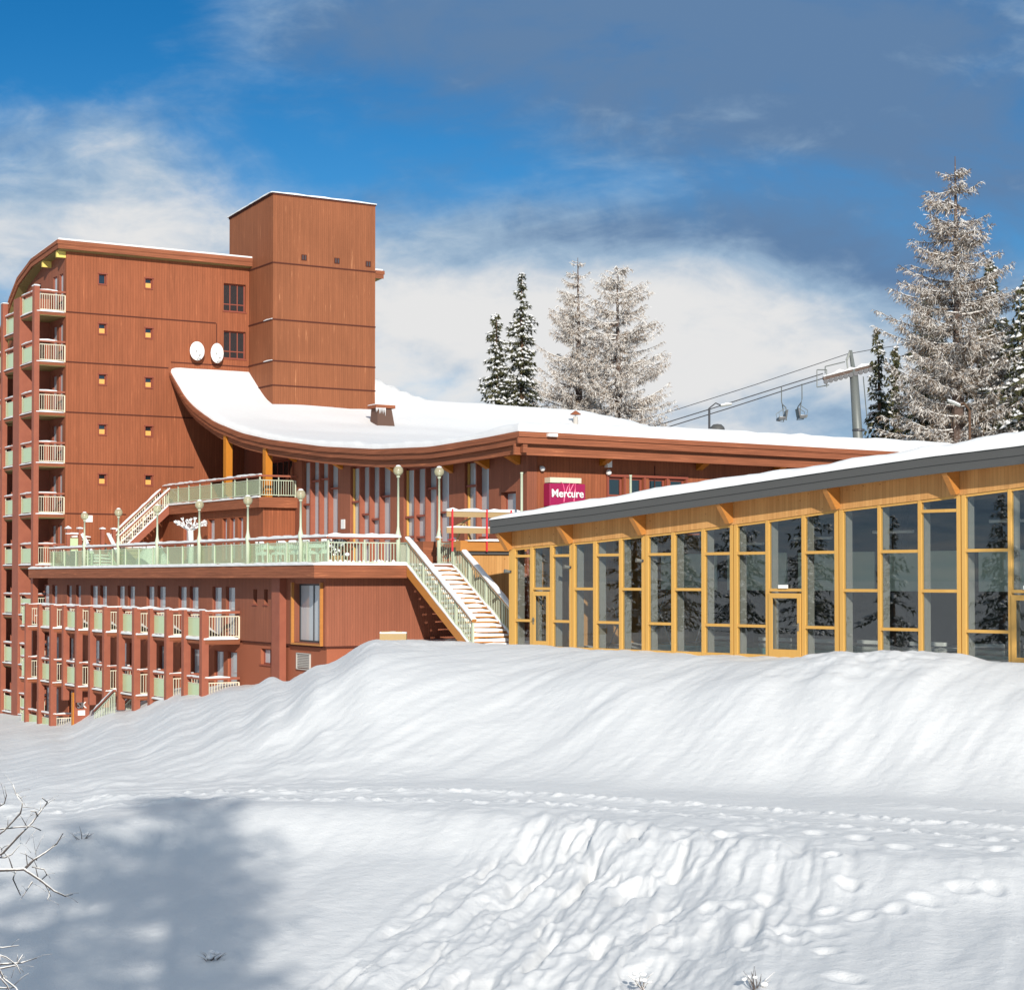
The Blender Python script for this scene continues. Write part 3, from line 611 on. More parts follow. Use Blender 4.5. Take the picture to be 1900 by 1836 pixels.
# facade facing left (a = 7.2)
AW, BW = 7.2, -35.44
def facb(x, y=880): return R.hit(x, y, a=AW)[1]
def htop(b): return H(AW, b)-.43
groups = []
for x0, x1, n in ((560, 627, 4), (650, 724, 4), (749, 833, 4), (862, 907, 2)):
    b0, b1 = facb(x0), facb(x1); groups.append((b1, b0, .62, H(6, b1)-.62 if n == 2 else H(6, (b0+b1)/2)-.72, n))
sb1, sb0 = facb(957), facb(930)
holes = [(g[0], g[1], g[2], g[3]) for g in groups]+[(sb1, sb0, 2.05, 3.45), ]
fw = MB(); wallgrid(fw, mapn2(AW), [BW]+[BW+.6+i*1.0 for i in range(22)]+[-13.6], -3, htop, holes, .45)
AR_ = 10.35; rw0, rw1 = R.hit(542, 850, a=AR_)[1], R.hit(500, 850, a=AR_)[1]
wallgrid(fw, mapn2(AR_), [-13.6]+[-12.6+i for i in range(12)]+[-.02], -3, lambda u: H(AR_, u)-.43, [(rw0, rw1, 4.05, 6.4)], .3); fw.box(AW+.451, AR_, -13.9, -13.601, -3, H(AW, -13.6)-.44)
fw.build('facade_wall', M['facade'], rst)
rr = random.Random(5)
for g in groups:
    b1, b0, z0, z1, n = g; p_ = (b0-b1)/n; fm = MB(); tl = []
    fm.box(AW+.22, AW+.44, b1, b0, z1-.1, z1); fm.box(AW+.22, AW+.44, b1, b0, z0, z0+.12); fm.box(AW+.26, AW+.44, b1, b1+.04, z0+.12, z1-.1); fm.box(AW+.26, AW+.44, b0-.04, b0, z0+.12, z1-.1)
    for i in range(1, n): MB().box(AW-.02, AW+.40, b1+i*p_-.05, b1+i*p_+.05, z0+.12, z1-.1).build('timber_fin', M['post'], rst)
    for i in range(n):
        for zz in (rr.uniform(z0+.5, z0+1.3), rr.uniform(z0+1.8, z1-.9)): tl.append((AW+.06, AW+.26, b1+i*p_+.05, b1+(i+1)*p_-.05, zz, zz+.09))
    o = fm.build('window', M['frame'], rst); MB().box(AW-.03, AW+.05, b1-.06, b0+.06, z1+.002, z1+.12).build('head_board', M['frame'], o)
    for q_ in tl: MB().box(*q_).build('transom', M['frame'], o)
    for i in range(n):
        MB().box(AW+.23, AW+.25, b1+i*p_+.05, b1+(i+1)*p_-.05, z0+.12, z1-.1).build('pane', M['glassblue'], o)
        if i == n-1 and g is not groups[0]: MB().box(AW+.12, AW+.22, b1+(i+1)*p_-.10, b1+(i+1)*p_-.051, z0+.12, z1-.1).build('timber_stop', M['pineframe'], o)
window(rst, mapn2(AW), sb1, sb0, 2.05, 3.45, .3, .06, gm='glassblue')
window(rst, mapn2(AR_), rw0, rw1, 4.05, 6.4, .2, .08, vm=3)
for x in (549, 634, 737, 838, 905, 962):
    b = facb(x, 845); h = H(6.3, b)
    MB().hexa([(6.35, b-.16, h-.62), (7.19, b-.16, h-1.05), (7.19, b+.16, h-1.05), (6.35, b+.16, h-.62), (6.35, b-.16, h-.44), (7.19, b-.16, h-.44), (7.19, b+.16, h-.44), (6.35, b+.16, h-.44)]).build('rafter_end', M['glulam'], rst)
for x in (1118, 1297, 1440):
    a = R.hit(x, 850, b=BW)[0]; h = H(a, -36)
    MB().hexa([(a-.16, -36.3, h-.66), (a+.16, -36.3, h-.66), (a+.16, BW-.01, h-1.05), (a-.16, BW-.01, h-1.05), (a-.16, -36.3, h-.44), (a+.16, -36.3, h-.44), (a+.16, BW-.01, h-.44), (a-.16, BW-.01, h-.44)]).build('rafter_end', M['glulam'], rst)
for x in (407, 480):
    _, b, z = R.hit(x, 800, a=5.7); MB().box(6.0, 6.36, b-.18, b+.18, 3.9, H(6.2, b)-.43).build('timber_post', M['glulam'], rst)
# small notice on a pier
a, b, z = R.hit(637, 972, a=AW); MB().box(AW-.03, AW-.002, b-.2, b+.2, z-.22, z+.22).build('notice_board', M['white'], rst)
# facade facing right (b = -35.44)
hr = []
for x0, x1 in ((1129, 1156), (1167, 1193), (1204, 1235), (1243, 1271), (1318, 1345)):
    a0 = R.hit(x0, 900, b=BW)[0]; a1 = R.hit(x1, 900, b=BW)[0]; hr.append((a0, a1, 1.7, 4.1 if x0 < 1300 else 3.8))
rw = MB(); wallgrid(rw, mapn1(BW), [AW+.46]+[AW+1+i*1.2 for i in range(23)], -3, lambda a: H(a, BW)-.43, hr, .3); rw.box(AW+.002, AW+.459, BW+.001, BW+.3, -3, H(AW, BW)-.44)
rw.build('right_wall', M['wall'], rst)
MB().box(13.35, 13.39, BW-.02, BW-.001, 1, 4.6).build('cladding_joint', M['dark'], rst)
for i, h in enumerate(hr): window(rst, mapn1(BW), *h, .16, .1, hm=(3.35,) if i == 0 else (), sill=False)
fr = MB(); fr.box(hr[0][0]-.12, hr[3][1]+.12, BW-.07, BW-.002, 4.102, 4.2)
for x in (hr[0][0]-.1, hr[0][1]+.02, hr[1][1]+.02, hr[2][1]+.02, hr[3][1]+.02): fr.box(x, x+.09, BW-.06, BW-.002, 1.7, 4.1)
fr.build('window_surround', M['frame'], rst)
# camera dome, box and lamp fixed on the wall
a, b, z = R.hit(1006, 868, b=BW-.12); MB().box(a-.05, a+.05, BW-.1, BW-.002, z, z+.08).sphere((a, BW-.14, z-.03), .11, 10).build('security_camera', M['white'], rst, True)
a, b, z = R.hit(1129, 857, b=BW-.12); MB().box(a-.11, a+.11, BW-.22, BW-.002, z-.22, z+.1).tube([(a-.06, BW-.1, z+.1), (a-.06, BW-.1, z+.35)], .015).sphere((a, BW-.14, z-.42), .12, 10).build('wifi_antenna', M['white'], rst)
a, b, z = R.hit(1025, 807, b=-37.15); MB().box(a-.2, a+.22, -37.2, -37.045, z-.06, z+.06).build('floodlight', M['white'], rst)
# sign
def textmesh(s, size, ext=.01, sp=1.0, shear=0):
    c = bpy.data.curves.new('t', 'FONT'); c.body = s; c.size = size; c.extrude = ext; c.align_x = 'CENTER'; c.align_y = 'CENTER'; c.space_character = sp; c.offset = size*.018; c.resolution_u = 4
    o = bpy.data.objects.new('t', c); COL.objects.link(o); dg = bpy.context.evaluated_depsgraph_get(); me = bpy.data.meshes.new_from_object(o.evaluated_get(dg)); bpy.data.objects.remove(o); return me
def put_text(par, name, s, size, m_, fr, a, b, z, dirn='n1', sp=1.0):
    me = textmesh(s, size, .012, sp); me.materials.clear(); me.materials.append(m_); o = bpy.data.objects.new(name, me); COL.objects.link(o); o.parent = par
    og = ORG[par.name]; o.location = (a-og[0], b-og[1], z-og[2]); o.rotation_euler = (radians(90), 0, 0 if dirn == 'n1' else -radians(90)); ORG[o.name] = og; return o
a0, _, z1 = R.hit(1020, 896, b=-35.9); a1, _, z0 = R.hit(1086, 940, b=-35.9)
sg = thing('hotel_sign', 'magenta hotel sign with white lettering under a pale strip, on the red wall', 'sign', R, ((a0+a1)/2, BW, z0))
MB().box(a0, a1, -35.9, BW-.002, z0, z1).build('sign_box', M['sign'], sg, bevel=.02)
b_, _, zz = R.hit(1022, 885, b=-35.9); c_, _, zw = R.hit(1080, 893, b=-35.9); MB().box(b_, c_, -35.85, BW-.002, z1+.03, zz).build('pale_strip', M['cream'], sg)
am = (a0+a1)/2; zm = R.hit(1053, 916, b=-35.9)[2]
put_text(sg, 'lettering', 'Mercure', .44, M['white'], R, am-.02, -35.93, zm)
lg = MB(); pts = [(-.30, .40), (-.2, .30), (-.14, .05), (-.17, -.3), (-.13, -.1), (-.02, .22), (.06, .34), (.05, .1), (.0, -.18), (.08, .08), (.22, .32), (.3, .34), (.28, .05), (.24, -.25), (.32, -.4), (.42, -.46)]
lg.tube([(am+.02+x*1.15, -35.905, zm+.02+y*1.15) for x, y in pts], [.008, .018, .028, .028, .02, .016, .022, .028, .022, .022, .02, .028, .028, .026, .016, .006], 6).build('logo', M['signpink'], sg)
# roof chimney and vents (stand on the roof surface)
def roofhit(x, y):
    r_ = pray(x, y); o = R.loc(0, 0)
    for i in range(2000):
        k_ = (68+i*.05)/FPX; X, Y, Z = r_[0]*k_, r_[1]*k_, r_[2]*k_; a, b = R.loc(X, Y)
        if a > 6 and b > -36.9 and b < 3 and Z < H(a, b)+.28: return a, b, Z
    return None
q = roofhit(711, 787)
if q:
    a, b, z = q; sc = R.w(a, b).y/3440; t = thing('roof_chimney', 'squat brown timber chimney on the snowy curved roof with icicles on its cap', 'chimney', R, (a, b, z-.5))
    wd = 28*sc/.854/2; MB().hexa([(a-wd*1.15, b-.35, z-.6), (a+wd*1.3, b-.35, z-.6), (a+wd*1.3, b+.6, z-.6), (a-wd*1.15, b+.6, z-.6), (a-wd, b-.3, z+.85), (a+wd*.75, b-.3, z+.85), (a+wd*.75, b+.5, z+.85), (a-wd, b+.5, z+.85)]).build('shaft', M['chimney'], t)
    MB().box(a-wd*1.35, a+wd*1.1, b-.42, b+.62, z+.86, z+1.04).build('cap', M['board'], t)
    s = MB(); snowstrip(s, (a-wd*1.35, b+.1, z+1.04), (a+wd*1.1, b+.1, z+1.04), .9, .12); 
    for i in range(9): MB().tube([(a-wd*1.3+i*.07, b-.4, z+.88), (a-wd*1.3+i*.07, b-.4, z+.88-.12-.35*random.random())], [.03, .004], 5).build('icicle', M['snow'], t)
    s.build('snow', M['snow'], t)
q = roofhit(1068, 786)
if q:
    a, b, z = q; t = thing('roof_vent', 'small metal flue with pointed brown hood standing in the roof snow', 'vent', R, (a, b, z-.4))
    MB().lathe((a, b, z), [(.001, -.4), (.15, -.4), (.15, .42), (.001, .42)], 12).build('flue', M['grille'], t)
    MB().lathe((a, b, z+.42), [(.02, 0), (.02, .18)], 8).lathe((a+.1, b, z+.42), [(.012, 0), (.012, .14)], 6).lathe((a-.1, b, z+.42), [(.012, 0), (.012, .14)], 6).build('hood_leg', M['steel'], t)
    MB().lathe((a, b, z+.55), [(.001, 0), (.33, 0), (.34, .03), (.04, .24), (.001, .25)], 14).build('hood', M['board'], t)
q = roofhit(697, 741)
# upper deck along the facade
DA, DB, DZ = 5.2, -14.0, 4.0
ud = MB().box(DA-.05, AW-.002, DB, -.002, DZ-.55, DZ-.05).box(AW, AR_-.002, -13.59, -.003, DZ-.55, DZ-.05).build('upper_deck', M['board'], rst)
snowstrip(MB(), (DA-.03, DB, DZ-.05), (DA-.03, -.3, DZ-.05), .14, .07).build('snow', M['snow'], ud)
lw = MB(); lh = []
for x0, x1 in ((340, 352), (386, 398), (412, 421), (426, 436), (441, 451)):
    b0 = R.hit(x1, 990, a=5.5)[1]; b1 = R.hit(x0, 990, a=5.5)[1]; lh.append((b0, b1, .9, 3.05))
wallgrid(lw, mapn2(5.5), [DB+.3, -.002], -1, DZ-.56, lh, .3); lw.box(5.801, AW-.003, DB+.3, DB+.5, -1, DZ-.56); lw.build('lower_wall', M['wall'], rst)
for h in lh: window(rst, mapn2(5.5), *h, .2, .06, gm='glassblue')
rl = thing('upper_deck_railing', 'pale green glass railing with snowy handrail round the upper deck under the roof', 'railing', R, (DA, DB, DZ))
g = MB().box(DA, DA+.02, DB+.1, -.9, DZ+.1, DZ+.78).build('glass_panel', M['gclear'], rl)
r = MB(); b = DB+.05
while b < -.4:
    r.box(DA-.02, DA+.04, b-.03, b+.03, DZ-.2, DZ+.95); b += 1.55
r.beam((DA, DB+.05, DZ+.08), (DA, -.9, DZ+.08), .04, .04); r.beam((DA, DB+.05, DZ+.8), (DA, -.9, DZ+.8), .03, .03)
balrail(r, (DA, DB+.05), (AW-.1, DB+.05), DZ+.78, DZ+.06, .13); r.box(DA+1-.02, DA+1.02, DB+.03, DB+.07, DZ, DZ+.95); r.build('railing_bars', M['green'], rl)
MB().box(DA-.06, DA+.1, DB-.02, -.9, DZ+.95, DZ+1.04).box(DA+.101, AW-.05, DB-.02, DB+.12, DZ+.95, DZ+1.04).build('handrail', M['post'], rl)
s = MB(); snowstrip(s, (DA+.02, DB, DZ+1.04), (DA+.02, -.9, DZ+1.04), .17, .07, .3, .5); s.build('snow', M['snow'], rl)
# ================================================================== TERRACE WING (below the sun terrace)
tg = thing('terrace_wing', 'low red lodge wing carrying the sun terrace, with two rows of jutting balconies', 'building', R)
TA, TB, TZ = -2.0, -35.4, .5
sl_ = MB().box(TA, AW-.005, TB, -.45, .0, TZ).box(TA, -.01, -.449, -.1, .0, TZ).build('terrace_slab', M['board'], tg)
s = MB(); snowstrip(s, (TA+.06, TB, TZ), (TA+.06, -.2, TZ), .2, .09); snowstrip(s, (TA, TB+.07, TZ), (2.2, TB+.07, TZ), .2, .09)
s.box(TA+.1, AW-.01, TB+.1, -.46, TZ-.01, TZ+.06)
s.build('snow', M['snow'], sl_)
WA, WB = -1.2, -34.7
def wb(x, y=1100): return R.hit(x, y, a=WA)[1]
ops = [(80, 91), (97, 106), (124, 133), (141, 150), (168, 181), (186, 198), (218, 231), (237, 250), (272, 286), (292, 307), (331, 346), (352, 368), (394, 411), (419, 436)]
holes = []
for x0, x1 in ops:
    for z in (-2.45, -5.15): holes.append((wb(x1), wb(x0), z+.05, z+2.1))
for x0, x1 in ops[:4]: holes.append((wb(x1), wb(x0), -7.8, -5.75))
sm = [(wb(477), wb(470), -1.05, -.45), (wb(497), wb(490), -1.05, -.45)]
bwn = (wb(598), wb(546), -2.45, -.22)
sq = (wb(503), wb(480), -3.45, -2.82)
ww = MB(); wallgrid(ww, mapn2(WA), [WB]+[WB+1.2*i for i in range(1, 28)]+[-.9], -2.55, -.002, [h for h in holes if h[2] > -2.5]+sm+[bwn], .3)
ww.box(WA+.301, 5.2, WB, WB+.3, -2.55, -.002); ww.build('upper_wall', M['facade'], tg)
lw = MB(); wallgrid(lw, mapn2(WA+.1), [WB+.1]+[WB+1.2*i for i in range(1, 28)]+[-.9], -9, -2.56, [h for h in holes if h[2] < -2.5 and h[2] > -2.5-2.7-.1]+[h for h in holes if h[2] < -7]+[sq], .25)
lw.box(WA+.351, 5.2, WB+.1, WB+.4, -4, -2.56); lw.build('lower_wall', M['render_red'], tg)
MB().box(WA+.02, 5.2, WB+.02, WB+.1, -2.62, -2.552).box(WA+.02, WA+.099, WB+.101, wb(450), -2.62, -2.552).build('cladding_joint', M['dark'], tg)
for h in holes: window(tg, mapn2(WA+(.1 if h[2] < -2.5 else 0)), *h, .15, .05, gm='glassblue')
for h in sm: window(tg, mapn2(WA), *h, .22, .05, gm='glass', sill=True)
window(tg, mapn2(WA+.1), *sq, .2, .06, vm=1, gm='glassblue', sill=True)
o = window(tg, mapn2(WA), *bwn, .28, .07, vm=1, gm='glassblue', fm='steel', name='large_window')
f = MB(); b0, b1, z0, z1 = bwn; f.box(WA-.12, WA+.2, b1+.002, b1+.07, z0-.1, z1+.05); f.box(WA-.12, WA+.2, b0-.07, b0-.002, z0-.1, z1+.05); f.box(WA-.12, WA+.2, b0, b1, z0-.1, z0-.03)
f.build('window_surround', M['pinebeam'], o)
MB().box(WA-.28, WA-.001, wb(531), wb(516), -6, -.002).build('pier', M['post'], tg)
# louvred vent on the lower wall
b0, b1 = R.hit(577, 1225, a=WA+.1)[1], R.hit(552, 1225, a=WA+.1)[1]; z1, z0 = R.hit(565, 1211, a=WA+.1)[2], R.hit(565, 1242, a=WA+.1)[2]
v = MB().box(WA+.03, WA+.098, b0, b1, z0, z0+.04).box(WA+.03, WA+.098, b0, b1, z1-.04, z1).box(WA+.03, WA+.098, b0, b0+.05, z0, z1).box(WA+.03, WA+.098, b1-.05, b1, z0, z1)
for i in range(8): zz = z0+.08+i*(z1-z0-.12)/8; v.hexa([(WA+.05, b0+.05, zz), (WA+.095, b0+.05, zz+.04), (WA+.095, b1-.05, zz+.04), (WA+.05, b1-.05, zz), (WA+.05, b0+.05, zz+.015), (WA+.095, b0+.05, zz+.055), (WA+.095, b1-.05, zz+.055), (WA+.05, b1-.05, zz+.015)])
v.build('louvred_vent', M['grille'], tg)
# jutting balconies
for k_ in range(6):
    bf = -4.5-3.97*k_; bn = bf-2.3
    for z, heap in ((-2.45, True), (-5.15, False)):
        balcony(tg, -2.72, WA, bf, bn, z, heap=heap and k_ > 0, snow=.09 if heap else .06, sm='board')
    zb = -5.95 if k_ > 0 else -9
    for b_ in (bn+.02, bf-.30): MB().box(-2.86, -2.56, b_, b_+.28, zb, -1.32).build('post', M['post'], tg)
balcony(tg, -2.72, WA, -1.2, -2.6, -2.45, sm='board'); balcony(tg, -2.72, WA, -1.2, -2.6, -5.15, sm='board')
balcony(tg, -2.72, WA, -1.2, -6.8, -7.85, sm='board')
for b_ in (-2.58,): MB().box(-2.86, -2.56, b_, b_+.25, -9, -1.32).build('post', M['post'], tg)
# entrance panel with the two letters
B = R.hit(137, 1300, a=-2.7)[1]; a1 = R.hit(166, 1300, b=B)[0]; zt = R.hit(150, 1284, b=B)[2]
ep = MB().box(-2.7, a1, B, B+.2, -9, zt).build('entrance_panel', M['post'], tg)
zz = R.hit(150, 1308, b=B)[2]; put_text(ep, 'lettering', 'SK', .42, M['white'], R, (-2.7+a1)/2, B-.015, zz)
zz = R.hit(148, 1322, b=B)[2]; MB().box(-2.5, -2.15, B-.03, B-.002, zz-.12, zz+.12).build('notice', M['white'], ep)
MB().box(-2.76, -2.701, B-.03, B+.2, -9, zt).build('edge_strip', M['glulam'], ep)
# ------------------------------------------------------------------ ground level outdoor steps with railing
st = thing('entrance_steps', 'short outdoor steps with snowy handrails down to the lower entrance under the balconies', 'stairs', R, (-3.2, -13, -7.4))
b0 = R.hit(176, 1318, a=-3.3)[1]; b1 = R.hit(213, 1280, a=-3.3)[1]; z0 = R.hit(176, 1318, a=-3.3)[2]; z1 = R.hit(213, 1280, a=-3.3)[2]
for aa, nm in ((-3.3, 1), (-2.2, 2)):
    r = MB(); n = 12
    for i in range(n+1):
        t = i/n; bb = b0+(b1-b0)*t; z = z0+(z1-z0)*t; r.box(aa-.015, aa+.015, bb-.015, bb+.015, z-1.3, z-.1)
    r.beam((aa, b0, z0-.12), (aa, b1, z1-.12), .05, .05); r.build('railing', M['green'], st)
    MB().beam((aa, b0, z0), (aa, b1, z1), .12, .1).build('handrail', M['post'], st)
    snowstrip(MB(), (aa, b0, z0+.05), (aa, b1, z1+.05), .14, .08).build('snow', M['snow'], st)
tr_ = MB()
for i in range(9): t = i/9; tr_.box(-3.2, -2.25, b0+(b1-b0)*(i+1)/9, b0+(b1-b0)*i/9, z0-1.5+(z1-z0)*t, z0-1.3+(z1-z0)*t+.15)
tr_.build('treads', M['post'], st)
# ================================================================== TERRACE RAILING
RA, RB = -.95, -35.2
rb = R.hit(609, 1000, a=RA)[1]
tr = thing('terrace_railing', 'long pale green railing with glass panels and snow covered handrail along the sun terrace edge', 'railing', R, (RA, rb, TZ))
A_l = R.hit(742, 1000, b=rb)[0]
b = rb; g = MB(); r = MB(); seg = 1.85
bend = -.6
g.box(RA-.01, RA+.01, rb+.05, bend, TZ+.14, TZ+.86).build('glass_panel', M['gclear'], tr)
i = 0
while b < bend:
    r.box(RA-.04, RA+.03, b-.035, b+.035, TZ-.05, TZ+.93)
    if b+seg*.5 < bend: r.box(RA-.02, RA+.02, b+seg*.5-.02, b+seg*.5+.02, TZ+.86, TZ+.98)
    b += seg
r.beam((RA, rb, TZ+.12), (RA, bend, TZ+.12), .04, .04); r.beam((RA, rb, TZ+.88), (RA, bend, TZ+.88), .03, .03)
balrail(r, (RA, rb), (A_l, rb), TZ+.84, TZ+.10, .13, .025); r.box((RA+A_l)/2-.025, (RA+A_l)/2+.025, rb-.025, rb+.025, TZ, TZ+.98)
r.build('railing_bars', M['green'], tr)
MB().box(RA-.09, RA+.09, rb-.08, bend, TZ+.98, TZ+1.07).box(RA+.091, A_l, rb-.08, rb+.09, TZ+.98, TZ+1.07).build('handrail', M['post'], tr)
s = MB(); snowstrip(s, (RA, rb-.05, TZ+1.07), (RA, bend, TZ+1.07), .22, .085, .35, .35); snowstrip(s, (RA-.05, rb, TZ+1.07), (A_l, rb, TZ+1.07), .25, .13, .3, .4)
for i in range(14): 
    aa = RA+.1+i*(A_l-RA-.2)/14; s.sphere((aa+random.uniform(-.05, .05), rb+.03, TZ+.12+random.uniform(-.02, .02)), random.uniform(.05, .09), 7)
s.build('snow', M['snow'], tr)
# ================================================================== GLOBE LAMPS
LL = {157: 'globe lamp at the far left end of the terrace railing', 220: 'globe lamp on the railing beside the foot of the snowy stair', 292: 'globe lamp in front of the upper stair stringer', 370: 'globe lamp overlapping the small white tree',
      460: 'globe lamp in front of the lower red wall of the upper deck', 558: 'globe lamp in front of the first tall window group', 739: 'globe lamp at the railing end on the left side of the main stair head', 815: 'globe lamp on the right side of the main stair head'}
def globe_lamp(t, a, b, z0, zc):
    MB().lathe((a, b, 0), [(.001, z0), (.085, z0), (.085, z0+1.0), (.11, z0+1.15), (.06, z0+1.35), (.045, z0+1.5), (.04, zc-.2), (.07, zc-.2), (.07, zc-.14), (.001, zc-.14)], 10).build('lamp_post', M['green'], t, True)
    MB().sphere((a, b, zc+.06), .195, 18).build('globe', M['globe'], t, True)
    MB().sphere((a, b, zc-.02), .055, 8, 1.6).build('bulb', M['white'], t, True)
    s = MB().lathe((a, b, zc+.06), [(.001, .225), (.07, .21), (.11, .165), (.112, .155)], 10); s.build('snow_cap', M['snow'], t, True)
for (x, yc) in ((157, 957), (220, 950.5), (292, 944), (370, 936), (460, 928), (558, 917)):
    a, b, zc = R.hit(x, yc, a=RA-.09); t = thing('globe_lamp', LL[x]+'', 'lamp post', R, (a, b, TZ), 'globe lamps along the terrace'); globe_lamp(t, a, b, TZ, zc-.06)
for (x, yc) in ((739, 873), (815, 875)):
    a, b, zc = R.hit(x, yc, b=rb); t = thing('globe_lamp', LL[x]+'', 'lamp post', R, (a, b, TZ), 'globe lamps along the terrace'); globe_lamp(t, a, b, TZ, zc-.06)
for x, yt, lb in ((968, 876, 'pale green lamp post without globe left of the magenta sign'), (1170, 881, 'pale green post standing before the window row of the right wall')):
    a, b, z = R.hit(x, yt, b=-37.6); t = thing('bare_post', lb, 'post', R, (a, b, 1.0))
    MB().lathe((a, b, 0), [(.001, 1.35), (.12, 1.35), (.12, 1.75), (.16, 1.9), (.06, 2.15), (.05, 2.4), (.05, z-.06), (.06, z-.05), (.06, z), (.001, z)], 10).build('pole', M['green'], t, True)
    snowstrip(MB(), (a-.2, b, 1.88), (a+.2, b, 1.88), .3, .12).build('snow', M['snow'], t)
# ================================================================== MAIN STAIR
SB = TB-.02
sa0 = R.hit(757, 1046, b=SB)[0]; sa1 = R.hit(842, 1046, b=SB)[0]
run, rise = 4.9, 2.95
ms = thing('main_staircase', 'broad timber outdoor staircase with snow on each tread and pale green banisters', 'stairs', R, ((sa0+sa1)/2, SB, TZ-rise))
for a in (sa0, sa1):
    m_ = MB(); m_.hexa([(a-.06, SB, TZ-.42), (a+.06, SB, TZ-.42), (a+.06, SB-run-.3, TZ-.42-rise*(run+.3)/run), (a-.06, SB-run-.3, TZ-.42-rise*(run+.3)/run), (a-.06, SB, TZ-.02), (a+.06, SB, TZ-.02), (a+.06, SB-run-.3, TZ-.02-rise*(run+.3)/run), (a-.06, SB-run-.3, TZ-.02-rise*(run+.3)/run)]) if False else None
    m_.add([(a-.06, SB, TZ-.42), (a+.06, SB, TZ-.42), (a-.06, SB, TZ-.02), (a+.06, SB, TZ-.02), (a-.06, SB-run-.3, TZ-.42-rise*(run+.3)/run), (a+.06, SB-run-.3, TZ-.42-rise*(run+.3)/run), (a-.06, SB-run-.3, TZ-.02-rise*(run+.3)/run), (a+.06, SB-run-.3, TZ-.02-rise*(run+.3)/run)], [(0, 1, 3, 2), (4, 6, 7, 5), (0, 2, 6, 4), (1, 5, 7, 3), (2, 3, 7, 6), (0, 4, 5, 1)])
    m_.build('stringer', M['pinebeam'], ms)
    s = MB(); snowstrip(s, (a, SB, TZ-.01), (a, SB-run-.2, TZ-.01-rise*(run+.2)/run), .13, .07, .3, .4); s.build('snow', M['snow'], ms)
N = 17
for i in range(N):
    b = SB-run*(i+.5)/N; z = TZ-rise*(i+1)/N
    o = MB().box(sa0+.07, sa1-.07, b-.16, b+.13, z-.05, z).build('tread', M['pinebeam'], ms)
    snowstrip(MB(), (sa0+.1, b-.01, z), (sa1-.1, b-.01, z), .30, .115, .3, .2).build('snow', M['snow'], o)
for a in (sa0, sa1):
    r = MB(); h0 = .93
    def zr(t): return TZ-rise*t
    n = 40
    for i in range(n+1):
        t = i/n; b = SB-run*t; r.box(a-.012, a+.012, b-.012, b+.012, zr(t)+.03, zr(t)+h0-.1)
    for t in (0, .25, .5, .75, 1.0):
        b = SB-run*t; r.box(a-.035, a+.035, b-.035, b+.035, zr(t)-.15, zr(t)+h0)
    r.beam((a, SB, TZ+h0-.1), (a, SB-run, TZ+h0-.1-rise), .04, .04); r.beam((a, SB, TZ+.06), (a, SB-run, TZ+.06-rise), .04, .04)
    al, bl = (A_l, rb) if a == sa0 else (sa1, rb+1.4)
    if a == sa0: balrail(r, (A_l, rb), (sa0, SB+.05), TZ+.84, TZ+.1, .12, .022)
    else:
        a5 = R.hit(815, 1000, b=rb)[0]; balrail(r, (a5, rb), (sa1, SB+.05), TZ+.84, TZ+.1, .12, .022)
    r.build('railing', M['green'], ms)
    hb = MB().beam((a, SB+.04, TZ+h0+.05), (a, SB-run-.1, TZ+h0+.05-rise*(run+.1)/run), .17, .1)
    if a == sa0: hb.box(A_l, a-.086, rb-.08, rb+.09, TZ+.98, TZ+1.07)
    else: hb.box(a5-.12, a-.086, rb-.08, rb+.09, TZ+.98, TZ+1.07)
    hb.build('handrail', M['pinebeam'], ms)
    s = MB(); snowstrip(s, (a, SB+.04, TZ+h0+.10), (a, SB-run-.08, TZ+h0+.10-rise*(run+.1)/run), .22, .1, .3, .25)
    if a == sa0: snowstrip(s, (A_l, rb, TZ+1.07), (a, rb, TZ+1.07), .22, .1)
    else: snowstrip(s, (a5-.12, rb, TZ+1.07), (a, rb, TZ+1.07), .22, .1)
    s.build('snow', M['snow'], ms)
# plinth at the foot of the facade behind the stair head
MB().box(R.hit(785, 1020, b=-33)[0], AW-.02, -33, -31, TZ+.06, TZ+.95).build('plinth', M['board'], rst)
